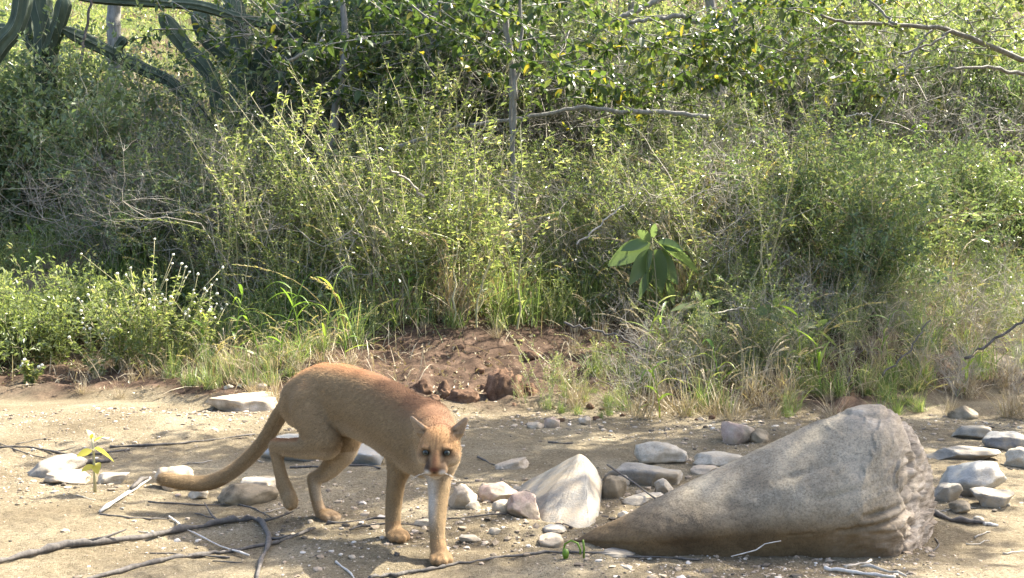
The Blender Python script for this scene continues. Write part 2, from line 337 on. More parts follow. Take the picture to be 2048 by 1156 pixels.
def put_rock(x0, x1, yt, yb, mat, label, seed, depth=None, rz=0., flat=0., planes=7, name='stone', rough=.05, keep=.62, group=None, sub=4, sink=.30):
    g = G((x0 + x1) / 2, yb - .18 * (yb - yt)); D = g[1]; s = D / F
    wd = (x1 - x0) * s; ht = (yb - yt) * s
    dp = depth if depth else max(.7 * wd, ht)
    ang = math.atan2(CAM[2] - g[2], D)
    zt = max(.5 * ht, ht - dp * .35 * math.sin(ang)); zt = zt * (1 + sink)
    me = rock_mesh(name, (wd, dp, zt), RM[mat], seed, planes, rough, sub, keep, flat)
    o = obj(name, me, loc=(g[0], g[1] + dp * .30, g[2] + zt * (.5 - sink))); o.rotation_euler = (0, R(rz), R((seed * 37) % 30 - 15))
    tag(o, label, {'clay_lump': 'clay lump', 'pebble': 'pebble'}.get(name, 'stone'), group); return o
rocks = [
 (398, 566, 776, 832, 'tan', 'long flat tan rock slab half hidden behind the puma rump', .6, 0, .35),
 (444, 468, 769, 783, 'white', 'small white pebble at the left end of the row on the tan slab', 0, 0, 0),
 (471, 490, 768, 781, 'white', 'small round white pebble second in the row on the tan slab', 0, 0, 0),
 (495, 514, 763, 779, 'white', 'brightest white pebble third in the row on the tan slab', 0, 0, 0),
 (512, 536, 766, 782, 'tan', 'small cream pebble at the right end of the row on the tan slab', 0, 0, 0),
 (40, 152, 913, 962, 'grey', 'wedge shaped grey rock lying near the yellow seedling', .3, -8, 0),
 (80, 180, 940, 972, 'tan', 'low tan rock half buried in front of the grey wedge rock', .25, 0, .5),
 (184, 254, 940, 972, 'white', 'flat bright white stone under the yellow seedling', .2, 0, .5),
 (304, 384, 934, 992, 'tan', 'pale tan stone right behind the tip of the puma tail', .25, 0, 0),
 (372, 420, 972, 1000, 'white', 'small white stone under the puma tail', .12, 0, 0),
 (426, 552, 968, 1018, 'brown', 'smooth olive brown oblong stone below the puma tail', .17, 4, 0),
 (470, 566, 955, 990, 'white', 'pale white stone just behind the oblong brown stone', .25, 0, .5),
 (515, 640, 862, 930, 'quartz', 'bluish white rock seen between the puma tail and hind leg', .4, 0, .4),
 (660, 784, 868, 942, 'quartz', 'pale grey rock seen under the puma belly', .45, 0, .4),
 (896, 952, 958, 1024, 'tan', 'upright triangular grey tan stone right of the puma front leg', .14, 12, 0),
 (985, 1060, 917, 945, 'tan', 'long low tan stone alone on the smooth sand right of the puma head', .14, -14, .4),
 (955, 1042, 962, 1012, 'pink', 'larger pinkish rounded stone left of the pointed quartz rock', .2, 14, 0),
 (1010, 1092, 992, 1048, 'pink', 'low pinkish stone touching the foot of the pointed quartz rock', .17, 16, 0),
 (978, 1032, 1003, 1032, 'white', 'oval white pebble below the pinkish stones', .1, 0, 0),
 (1036, 1080, 971, 998, 'tan', 'small cream stone against the left flank of the pointed quartz rock', .1, 0, 0),
 (1203, 1254, 950, 1010, 'brown', 'upright rounded tan brown stone right of the pointed quartz rock', .13, 6, 0),
 (1228, 1262, 952, 978, 'white', 'small white stone behind the upright brown stone', .1, 0, 0),
 (1252, 1378, 890, 938, 'white', 'large oval white stone with a bright rim behind the thin grey stick', .25, 3, 0),
 (1212, 1392, 928, 982, 'grey', 'long flat grey stone in front of the large oval white stone', .3, 6, .5),
 (1246, 1334, 984, 1016, 'white', 'white stone beside the thin end of the boulder', .16, -3, .4),
 (1308, 1346, 957, 994, 'white', 'small upright egg shaped stone behind the boulder slope', .1, 0, 0),
 (1390, 1508, 902, 940, 'white', 'flat white stone behind the middle of the boulder', .25, 0, .4),
 (1380, 1440, 925, 950, 'tan', 'flat tan stone low behind the boulder slope', .2, 0, .4),
 (1444, 1512, 845, 896, 'pink', 'pinkish brown round stone with a white patch above the boulder slope', .25, 0, 0),
 (1500, 1545, 862, 892, 'brown', 'small dark stone right of the pinkish round stone', .15, 0, 0),
 (1084, 1134, 1048, 1070, 'dark', 'small flat dark grey stone at the foot of the pointed quartz rock', .12, 0, .5),
 (1076, 1136, 1062, 1098, 'tan', 'half buried pale stone left of the boulder thin end', .14, 0, .5),
 (1200, 1272, 1096, 1114, 'grey', 'thin grey stone sunk in the sand under the boulder edge', .14, 0, .4),
 (1084, 1122, 833, 858, 'pink', 'pinkish square pebble on the far edge of the sand', .13, 0, 0),
 (1050, 1088, 843, 858, 'tan', 'flat cream pebble left of the pinkish square pebble', .1, 0, 0),
 (1158, 1184, 834, 854, 'tan', 'cream pebble right of the pinkish square pebble', .1, 0, 0),
 (1866, 2022, 888, 930, 'grey', 'long flat pale grey stone right of the boulder top', .3, 2, .4),
 (1970, 2080, 860, 908, 'dark', 'dark grey stone with a peak at the right edge', .3, 0, 0),
 (1880, 2022, 926, 1004, 'quartz', 'angular bluish white quartz block right of the boulder', .3, -5, 0),
 (1868, 1926, 968, 1012, 'grey', 'small grey block leaning on the bluish quartz block', .15, 0, 0),
 (1945, 2050, 972, 1024, 'grey', 'rounded grey green stone below the bluish quartz block', .2, 5, 0),
 (1900, 1990, 850, 884, 'grey', 'pale flat stone in dry straw above the long grey stone', .25, 0, .5),
 (1905, 1966, 812, 842, 'brown', 'brown stone in the grass above the boulder right end', .22, 0, 0),
 (1968, 2060, 712, 750, 'tan', 'tan stone high on the bank at the right edge', .3, 0, 0),
 (2020, 2090, 900, 948, 'white', 'white stone cut by the right edge of the photo', .2, 0, 0),
 (1905, 1945, 1000, 1030, 'brown', 'small brown stone below the bluish quartz block', .12, 0, 0),
 (930, 962, 1000, 1020, 'white', 'small white pebble at the foot of the triangular stone', .08, 0, 0),
 (826, 868, 1038, 1056, 'white', 'flat white pebble between the puma front legs', .08, 0, .4),
 (918, 962, 1068, 1088, 'grey', 'flat grey pebble right of the puma front paw', .1, 0, .4),
]
for i, (a, b, c, d, mt, lb, dp, rz, fl) in enumerate(rocks):
    put_rock(a, b, c, d, mt, lb, 100 + i, dp or None, rz, fl, planes=(18 if mt in ('quartz', 'grey', 'white') else 12), keep=.5 if mt in ('quartz', 'grey') else .58, rough=.07)
for k in range(64):
    r = np.random.default_rng(4000 + k)
    if k < 44: x, y = r.uniform(905, 1340), r.uniform(935, 1060)
    elif k < 56: x, y = r.uniform(1860, 2040), r.uniform(860, 1050)
    else: x, y = r.uniform(20, 560), r.uniform(930, 1020)
    if 1050 < x < 1190 and y < 1050: continue
    w_ = 7 + 8 * r.pareto(2.2); w_ = min(w_, 30)
    o = put_rock(x, x + w_ * 1.3, y, y + w_ * .75, ['tan', 'white', 'grey', 'pink', 'brown', 'white'][k % 6], ['cream', 'whitish', 'greyish', 'pinkish', 'brown', 'whitish'][k % 6] + ' small pebble ' + ('left of the pointed rock' if x < 1060 else 'between pointed rock and boulder' if x < 1400 else 'right of the boulder' if x > 1500 else 'near the puma tail'), 5000 + k, None, 0, 0, 10, 'pebble', .06, .6, 'small pebbles among the stones', 3)
    if 20 < x < 560: o['label'] = o['label'].replace('left of the pointed rock', 'around the puma tail')
    o['lx'] = x; o['ht'] = 1.
clods = [(975, 1040, 738, 812, 'round red clay clod on the bank behind the puma'), (866, 905, 766, 800, 'crumbly red clay lump left of the round clod'),
         (898, 958, 778, 812, 'low crumbly clay lump between its neighbours on the bank'), (822, 862, 762, 792, 'sunlit clay lump touching the puma shoulder line'),
         (1038, 1076, 768, 796, 'low brown clay lump right of the round clod'), (846, 880, 792, 812, 'flat clay crumb right above the puma shoulder')]
for i, (a, b, c, d, lb) in enumerate(clods):
    put_rock(a, b, c, d, 'clay', lb, 340 + i * 3, None, 0, 0, 5, 'clay_lump', .20, .7, sink=.45)
for k in range(46):
    r = np.random.default_rng(6000 + k); x = r.uniform(620, 1420); y = r.uniform(660, 838); w_ = min(5 + 7 * r.pareto(2.), 26)
    o = put_rock(x, x + w_ * 1.3, y, y + w_ * .8, 'clay', 'small red clay crumb ' + ('above the puma back' if x < 800 else 'above the puma head' if x < 930 else 'around the round clod' if x < 1100 else 'above the pointed rock' if x < 1250 else 'above the lower boulder slope'), 6100 + k, None, 0, 0, 5, 'clay_lump', .2, .7, 'small clay crumbs on the bank', 3); o['lx'] = x; o['ht'] = 1.

# pointed quartz rock: hull of corners at their own depths
def hull_rock():
    q = lambda x, y, D: P(x, y, D)
    g = lambda x, y: G(x, y) - np.array([0, 0, .04])
    pts = [q(1160, 903, 5.75), q(1172, 909, 5.72), q(1105, 942, 5.80), q(1192, 938, 5.85), q(1123, 962, 5.62), q(1098, 986, 5.50), q(1202, 968, 5.70), q(1196, 1000, 5.55),
           g(1012, 970) , g(1020, 995), q(1070, 958, 5.95), g(1082, 1050), g(1100, 1058), g(1180, 1064), g(1194, 1048), g(1205, 1000), g(1150, 940)]
    bm = bmesh.new()
    for p in pts: bm.verts.new(p)
    bmesh.ops.convex_hull(bm, input=bm.verts)
    bmesh.ops.delete(bm, geom=[v for v in bm.verts if not v.link_faces], context='VERTS')
    bmesh.ops.bevel(bm, geom=bm.edges[:], offset=.008, segments=2, affect='EDGES', profile=.6)
    bmesh.ops.triangulate(bm, faces=bm.faces[:])
    for _ in range(3):
        lg = [e for e in bm.edges if e.calc_length() > .012]
        bmesh.ops.subdivide_edges(bm, edges=lg, cuts=1); bmesh.ops.triangulate(bm, faces=bm.faces[:])
    for _ in range(2): bmesh.ops.smooth_vert(bm, verts=bm.verts[:], factor=.5, use_axis_x=True, use_axis_y=True, use_axis_z=True)
    bm.verts.ensure_lookup_table(); V = np.array([v.co[:] for v in bm.verts]); T = np.array([[v.index for v in f.verts] for f in bm.faces]); bm.free()
    o0 = np.array([*G(1120, 1030)[:2], 0]); V -= o0
    V += .006 * np.stack([fbm(V * 9 + k, 3, k) for k in (3, 5, 7)], -1)
    mb = MB(); mb.add(V, None, T)
    o = obj('pointed_rock', mb.mesh('pointed_rock', RM['qgrey']), loc=o0)
    tag(o, 'large pointed grey white quartz rock standing between the puma and the boulder', 'rock')
RM['qgrey'] = rockmat('grey_quartz_rock', [(.12, .115, .10), (.18, .172, .15), (.29, .275, .24)], 7, speck=.4, spec=.4, rough=.6)
hull_rock()

def cr(xs, ys, x):
    """smooth interpolation (pchip-like by smoothing linear)"""
    x = np.asarray(x, float); h = (xs[-1] - xs[0]) * .012
    return sum(np.interp(x + k * h, xs, ys) for k in (-2, -1, 0, 1, 2)) / 5
def boulder():
    bx = np.array([1150, 1175, 1230, 1300, 1380, 1440, 1500, 1560, 1620, 1680, 1740, 1785, 1815, 1840, 1862, 1876.])
    tp = np.array([1084, 1066, 1038, 1002, 963, 934, 909, 883, 858, 834, 812, 803, 818, 846, 872, 930.])
    bt = np.array([1086, 1090, 1102, 1112, 1116, 1117, 1118, 1121, 1124, 1127, 1129, 1127, 1118, 1108, 1094, 1060.])
    nu, nv = 380, 220
    px = np.linspace(1150, 1876, nu); top = cr(bx, tp, px); bot = cr(bx, bt, px)
    u = np.linspace(0, 1, nu)
    Df = np.array([F * 1.2 / (b - HZ) for b in bot])
    ht = 0; V = np.zeros((nu, nv, 3)); th = np.linspace(0, 2 * math.pi, nv, endpoint=False)
    for i in range(nu):
        H_px = bot[i] - top[i]; Hs = H_px * 5 / F
        back = min(.62, Hs * 1.05 + .02); Dr = Df[i] + back * .55
        zt = P(px[i], top[i], Dr)[2] + .0; x = (px[i] - 1024) / F * (Df[i] + back * .3)
        zb = -.10
        cD = np.array([.15, .05, -.03, .07, .30, .55, .80, .98, 1.0, .9, .5]) * back + Df[i]
        cZ = np.array([0, .10, .32, .58, .84, 1.0, .88, .6, .3, 0, -.1]) * 1.0
        cZ = np.where(cZ > 0, cZ * zt, zb)
        cD = np.append(cD, cD[0] + .06); cZ = np.append(cZ, zb)
        cD = np.append(cD, cD[0]); cZ = np.append(cZ, cZ[0])
        # closed smooth curve
        k = np.linspace(0, 1, len(cD)); kk = np.linspace(0, 1, nv, endpoint=False)
        per = lambda a: sum(np.interp((kk + d) % 1, k, a) for d in (-.033, -.022, -.011, 0, .011, .022, .033)) / 7
        V[i, :, 0] = x; V[i, :, 1] = per(cD); V[i, :, 2] = per(cZ)
    # rounded right end, tapering left end
    c = V.mean(1, keepdims=True)
    e = np.clip((px - 1700) / 176, 0, 1)[:, None]; sc = np.sqrt(np.clip(1 - e ** 7, 0.0, 1))
    V[..., 1] = c[..., 1] + (V[..., 1] - c[..., 1]) * (sc * .9 + .1)
    e2 = np.clip((1180 - px) / 30, 0, 1)[:, None]; V[..., 1] = c[..., 1] + (V[..., 1] - c[..., 1]) * np.sqrt(1 - .98 * e2 ** 2)
    for pn, cut, kk_ in (((.82, -.55, .12), .06, .9), ((.35, -.85, .35), .05, .8), ((.75, .6, .2), .05, .8)):
        pn = nrm(pn); e_ = V @ pn; e_ = e_ - (e_.max() - cut); V = V - pn * np.where(e_ > 0, e_ * kk_, 0)[..., None]
    du = np.gradient(V, axis=0); dv = np.roll(V, -1, 1) - np.roll(V, 1, 1); N = nrm(np.cross(dv, du)); 
    if N[nu // 2, nv // 3, 1] > 0 and V[nu // 2, nv // 3, 1] < c[nu // 2, 0, 1]: N = -N
    if ((V - c) * N).sum() < 0: N = -N
    X, Z = V[..., 0], V[..., 2]
    d = .013 * fbm(V * 2.2, 3, 77) + .004 * fbm(V * 9, 3, 78) + .0012 * fbm(V * 45, 2, 79)
    xr = (1876 - 1024) / F * 5.; wgt = np.clip((X - (xr - .62)) / .5, 0, 1) ** 1.3
    ang = R(24); s1 = X * math.cos(ang) + Z * math.sin(ang); s2 = -X * math.sin(ang) + Z * math.cos(ang)
    q = p3(s1 * 2.2, s2 * 17, V[..., 1] * 3); rn = 1 - np.abs(vn(q, 90)); q2 = p3(s1 * 5, s2 * 42, V[..., 1] * 5)
    saw = lambda t: (t % 1.) ** 2.2 - .35
    brk = fbm(V * 6, 3, 95); st = s2 * 9 + .7 * brk + .6 * vn(V * 2.5, 96)
    d += wgt * (.026 * saw(st) * (.5 + .5 * vn(V * 4, 97)) + .006 * saw(s2 * 30 + 1.2 * brk) + .003 * fbm(V * 22, 3, 91) - .02 * np.clip(1 - np.abs(vn(p3(s1 * 5, s2 * 5, V[..., 1] * 5), 99)) * 9, 0, 1))
    def groove(x0, y0, x1, y1, wd, dep):
        a = P(x0, y0, 4.85)[[0, 2]]; b = P(x1, y1, 4.85)[[0, 2]]; ab = b - a
        p = np.stack([X, Z], -1) - a; t = np.clip((p @ ab) / (ab @ ab), 0, 1)
        dd = np.linalg.norm(p - t[..., None] * ab, axis=-1) + .004 * vn(V * 30, 55)
        front = (V[..., 1] < c[..., 1] + .12)
        return -dep * np.exp(-(dd / wd) ** 2) * np.sin(np.pi * (t * .8 + .2)) * front
    for gg in [(1650, 1042, 1858, 1000, .008, .022), (1700, 1010, 1795, 994, .010, .03), (1560, 1052, 1650, 1042, .004, .006), (1780, 940, 1790, 985, .013, .028),
               (1792, 940, 1845, 925, .012, .03), (1800, 982, 1858, 955, .014, .030), (1835, 860, 1862, 960, .014, .03), (1862, 1000, 1868, 1060, .012, .02),
               (1540, 960, 1700, 905, .009, .008), (1600, 985, 1740, 950, .010, .008), (1790, 1075, 1850, 1050, .015, .02), (1800, 1030, 1840, 1060, .012, .02)]:
        d = d + groove(*gg)
    V = V + N * d[..., None]
    o0 = np.array([V[..., 0].mean(), 4.9, 0]); V -= o0
    i = np.arange(nu - 1)[:, None] * nv; j = np.arange(nv)[None]; jn = (j + 1) % nv
    mb = MB(); mb.add(V, np.stack([i + j, i + jn, i + nv + jn, i + nv + j], -1), None, wgt.ravel())
    ce = V[-1].mean(0); mb.add(np.concatenate([V[-1], ce[None]]), None, [[k, (k + 1) % nv, nv] for k in range(nv)])
    o = obj('boulder', mb.mesh('boulder', RM['boulder']), loc=o0)
    tag(o, 'huge wedge shaped grey brown boulder with a cracked right end and brown stained base', 'boulder')
boulder()

# gravel, litter
def scatter_gravel():
    r = np.random.default_rng(5); mb = MB()
    ico = bmesh.new(); bmesh.ops.create_icosphere(ico, subdivisions=1, radius=1); iv = np.array([v.co[:] for v in ico.verts]); it = np.array([[v.index for v in f.verts] for f in ico.faces]); ico.free()
    N = 34000; D = 4.2 + (9.2 - 4.2) * r.random(N) ** 1.25; x = (r.random(N) * 2 - 1) * D * .45
    dens = fbm(p3(x * 1.5, D * 1.5), 3, 61); 
    hot = np.exp(-((x - .2) / .7) ** 2 - ((D - 5.4) / .5) ** 2) + .8 * np.exp(-((D - 8.4) / .5) ** 2)
    keep = r.random(N) < np.clip(.35 + dens * .9 + hot * 1.2, .06, 1); x, D = x[keep], D[keep]; hot = hot[keep]; N = len(x)
    sz = np.minimum(.0016 + .0024 * r.pareto(2.6, N) * (1 + .7 * hot), .015)
    z = hgt(x, D) + fine(x, D)
    S = sz[:, None, None] * np.stack([1 + .6 * r.random(N), 1 + .6 * r.random(N), .5 + .4 * r.random(N)], -1)[:, None]
    a = r.random(N) * 6.28; V = iv[None] * (1 + .25 * r.normal(0, 1, (N, len(iv), 1))).clip(.6, 1.5) * S
    ca, sa = np.cos(a)[:, None], np.sin(a)[:, None]
    V = np.stack([V[..., 0] * ca - V[..., 1] * sa, V[..., 0] * sa + V[..., 1] * ca, V[..., 2]], -1) + np.stack([x, D, z + sz * .2], -1)[:, None]
    T = (np.arange(N)[:, None, None] * len(iv) + it[None]).reshape(-1, 3)
    mb.add(V, None, T, np.repeat(r.random(N), len(iv)))
    m = leafmat('gravel', [(0, (.10, .085, .065)), (.3, (.30, .24, .17)), (.7, (.46, .38, .28)), (1, (.72, .69, .62))], trans=0, rough=.85, spec=.2)
    tag(obj('gravel', mb.mesh('gravel', m, False)), 'loose coarse gravel and grit strewn over the sand', 'gravel', kind='stuff')
scatter_gravel()

# ---------------------------------------------------------------- sticks lying on the sand
def stick(pts, r0, r1, mat, label, name='twig', lift=.6, jit=1.5, cat='twig', zoff=None, sub=None):
    q = np.array(pts, float); n = max(6, int(sum(np.hypot(*(q[i + 1] - q[i])) for i in range(len(q) - 1)) / 14))
    k = np.linspace(0, 1, len(q)); kk = np.linspace(0, 1, n)
    rr = np.random.default_rng(int(q[0, 0] * 7 + q[0, 1])); xs = np.interp(kk, k, q[:, 0]); ys = np.interp(kk, k, q[:, 1]) + rr.normal(0, jit * .4, n)
    rad = np.interp(kk, [0, 1], [r0, r1]) * (1 + .26 * rr.normal(0, 1, n)).clip(.55, 1.6); W = np.array([G(a, b) for a, b in zip(xs, ys)])
    W[:, 2] = np.convolve(np.pad(W[:, 2], 2, mode='edge'), np.ones(5) / 5, 'valid') + rad * lift + .003
    if zoff is not None:
        W = np.array([P(a, b, dd) for a, b, dd in zip(xs, ys, np.interp(kk, np.linspace(0, 1, len(zoff)), zoff))])
    mb = MB(); o0 = W[0].copy(); tube(mb, W - o0, rad, 7)
    for (f, dx, dy, ln) in (sub or []):
        i = int(f * (n - 1)); b = W[i] - o0; tube(mb, [b, b + [dx * .5, dy * .5, ln * .3], b + [dx, dy, ln]], [rad[i] * .6, rad[i] * .4, rad[i] * .2], 5)
    return tag(obj(name, mb.mesh(name, M[mat]), loc=o0), label, cat)
stick([(-30, 1138), (60, 1115), (130, 1100), (200, 1092), (300, 1075), (400, 1057), (460, 1049), (512, 1046), (524, 1052), (538, 1075), (537, 1095), (524, 1120), (512, 1165)], .014, .009, 'darktwig', 'thickest dark branch arching across the sand in the left foreground', 'branch', .9, cat='branch', sub=[(.22, .14, .09, .03), (.48, -.10, .16, .05), (.66, .12, .10, .02), (.8, .10, -.05, .03)])
stick([(150, 1168), (280, 1135), (350, 1122), (430, 1108), (480, 1100), (560, 1086), (630, 1062)], .009, .006, 'darktwig', 'shadow streak modelled as a dark stick below and parallel to the thick arching branch', lift=.5)  # the arching branch's shadow on the sand, built as a stick
stick([(200, 1031), (235, 1004), (268, 983), (300, 964)], .010, .008, 'palestick', 'short straight bleached stick pointing at the puma tail tip', lift=1.2)
stick([(262, 990), (280, 978), (296, 966)], .009, .010, 'darktwig', 'black charred stub lying on the bleached stick', lift=3)
stick([(200, 1034), (260, 1040), (300, 1037), (342, 1034)], .004, .004, 'darktwig', 'thin dark twig running right from the end of the bleached stick')
stick([(338, 1034), (368, 1060), (428, 1090), (498, 1114)], .004, .003, 'palestick', 'thin pale twig crossing over the thick dark branch', lift=2.5)
stick([(296, 1006), (380, 1008), (470, 1009), (512, 1022), (542, 1038)], .005, .003, 'darktwig', 'thin dark twig running under the oblong brown stone')
stick([(220, 897), (300, 894), (400, 884), (510, 871)], .006, .004, 'darktwig', 'long thin dark twig left of the puma tail')
stick([(-10, 898), (50, 898), (110, 905), (170, 912), (260, 903)], .006, .005, 'darktwig', 'dark twig behind the grey wedge rock at the left edge', sub=[(.5, .1, .05, .02)])
stick([(-10, 886), (30, 902), (90, 922)], .004, .003, 'darktwig', 'short slanting twig at the left edge above the wedge rock')
stick([(150, 932), (185, 928), (220, 924)], .011, .010, 'darktwig', 'short thick black log piece behind the yellow seedling', lift=.9)
stick([(895, 1046), (1000, 1036), (1060, 1020), (1092, 1019), (1112, 1040), (1145, 1058)], .004, .003, 'darktwig', 'thin dark twig bending round the foot of the pointed rock', lift=2.5, jit=2)
stick([(740, 1160), (800, 1152), (870, 1140), (930, 1128), (1010, 1114), (1100, 1107), (1200, 1110), (1330, 1117), (1400, 1124)], .007, .004, 'darktwig', 'long wavy dark twig in front of the puma paws', jit=2.5)
stick([(1215, 929), (1262, 962), (1315, 1000)], .006, .004, 'darktwig', 'straight grey stick leaning on the long flat grey stone', zoff=[5.95, 5.75, 5.5])
stick([(1650, 1146), (1700, 1150), (1790, 1158)], .008, .006, 'palestick', 'bleached straw coloured stick at the bottom edge below the boulder', lift=1)
stick([(1690, 1146), (1715, 1138), (1742, 1129)], .005, .004, 'twig', 'short grey stick crossing the bleached stick at the bottom edge', lift=2.5)
stick([(1720, 1141), (1770, 1150), (1812, 1158)], .005, .004, 'twig', 'grey stick slanting to the bottom edge below the boulder', lift=2.5)
stick([(1870, 1036), (1902, 1047), (1940, 1053), (1975, 1054)], .012, .010, 'darktwig', 'black charred stick right of the boulder base', lift=.8)
stick([(1968, 1055), (1996, 1056)], .008, .006, 'palestick', 'small white wood chip at the end of the charred stick')
stick([(655, 1052), (700, 1048), (770, 1040)], .006, .004, 'darktwig', 'dark twig under the planted hind paw of the puma', jit=3)
stick([(700, 1062), (740, 1052), (800, 1052), (860, 1058)], .005, .003, 'darktwig', 'thin twig running behind the puma front paws', jit=3)
stick([(672, 1130), (700, 1150), (712, 1165)], .004, .003, 'palestick', 'short pale twig at the bottom edge left of the puma front paw')
stick([(956, 915), (975, 926), (996, 934)], .005, .003, 'darktwig', 'small dark twig right of the puma face on smooth sand')
stick([(1096, 889), (1120, 891), (1146, 892)], .005, .004, 'darktwig', 'short dark twig on smooth sand above the pointed rock')
stick([(580, 934), (660, 936), (760, 938)], .006, .005, 'darktwig', 'twig seen between the puma legs behind the hind foot', jit=2)
stick([(300, 1108), (400, 1112), (460, 1116)], .003, .003, 'darktwig', 'very thin twig between the thick branch and the shadow streak on the left')
stick([(1462, 1113), (1512, 1100), (1530, 1088), (1562, 1082)], .003, .002, 'palestick', 'thin pale rootlet creeping up the boulder base', zoff=[4.66, 4.655, 4.655, 4.655])
stick([(1870, 1075), (1880, 1090), (1862, 1108)], .003, .002, 'darktwig', 'tiny twig at the boulder right foot')
def near_of(x, y):
    return ('left of the thick branch' if x < 200 else 'around the thick arching branch' if x < 560 else 'below the pointed rock' if x < 1300 else 'right of the boulder') if y > 1010 else \
           ('near the grey wedge rock' if x < 200 else 'near the puma tail' if x < 560 else 'beside the pointed rock' if x < 1300 else 'near the bluish quartz block')
for k in range(34):   # small litter
    r = np.random.default_rng(900 + k); x, y = r.uniform(20, 2030), r.uniform(880, 1145)
    if 560 < x < 960 or 1150 < x < 1880: continue
    L = r.uniform(18, 70); a = r.uniform(-.35, .35)
    o = stick([(x, y), (x + L * .5, y + L * .5 * a + r.normal(0, 2)), (x + L, y + L * a)], .003, .002, ['darktwig', 'twig'][k % 2], ['tiny dark twig ', 'tiny grey twig '][k % 2] + near_of(x, y), jit=2); o['group'] = 'tiny dry twigs scattered on the sand'; o['lx'] = x; o['ht'] = 1.

# ---------------------------------------------------------------- the puma (one continuous body grown from a distance field)
def surface_nets(f, org, h):
    s = f < 0
    nx, ny, nz = f.shape
    cnt = np.zeros((nx - 1, ny - 1, nz - 1), np.int8)
    for a in (0, 1):
        for b in (0, 1):
            for c in (0, 1): cnt += s[a:nx - 1 + a, b:ny - 1 + b, c:nz - 1 + c]
    act = np.argwhere((cnt > 0) & (cnt < 8)); idx = -np.ones(cnt.shape, np.int64); idx[tuple(act.T)] = np.arange(len(act))
    acc = np.zeros((len(act), 3)); w_ = np.zeros(len(act))
    cor = [(a, b, c) for a in (0, 1) for b in (0, 1) for c in (0, 1)]
    for i, A in enumerate(cor):
        for B in cor[i + 1:]:
            if sum(abs(A[k] - B[k]) for k in range(3)) != 1: continue
            fa = f[tuple((act + A).T)]; fb = f[tuple((act + B).T)]; m = (fa < 0) != (fb < 0)
            t = np.where(m, fa / np.where(m, fa - fb, 1), 0)
            acc += np.where(m[:, None], np.array(A) + t[:, None] * (np.array(B) - np.array(A)), 0); w_ += m
    V = org + h * (act + acc / w_[:, None])
    Q = []
    for ax in range(3):
        sl0 = [slice(1, -1)] * 3; sl1 = [slice(1, -1)] * 3
        sl0[ax] = slice(0, -1); sl1[ax] = slice(1, None)
        a_, b_ = s[tuple(sl0)], s[tuple(sl1)]; e = np.argwhere(a_ != b_)
        flip = a_[tuple(e.T)]
        o = e.copy(); 
        for k in range(3):
            if k != ax: o[:, k] += 1
        u, v = [(1, 2), (2, 0), (0, 1)][ax]
        def g(du, dv):
            c = o.copy(); c[:, u] += du; c[:, v] += dv; return idx[tuple(c.T)]
        q = np.stack([g(-1, -1), g(0, -1), g(0, 0), g(-1, 0)], -1)
        q[~flip] = q[~flip][:, ::-1]; Q.append(q)
    return V, np.concatenate(Q)

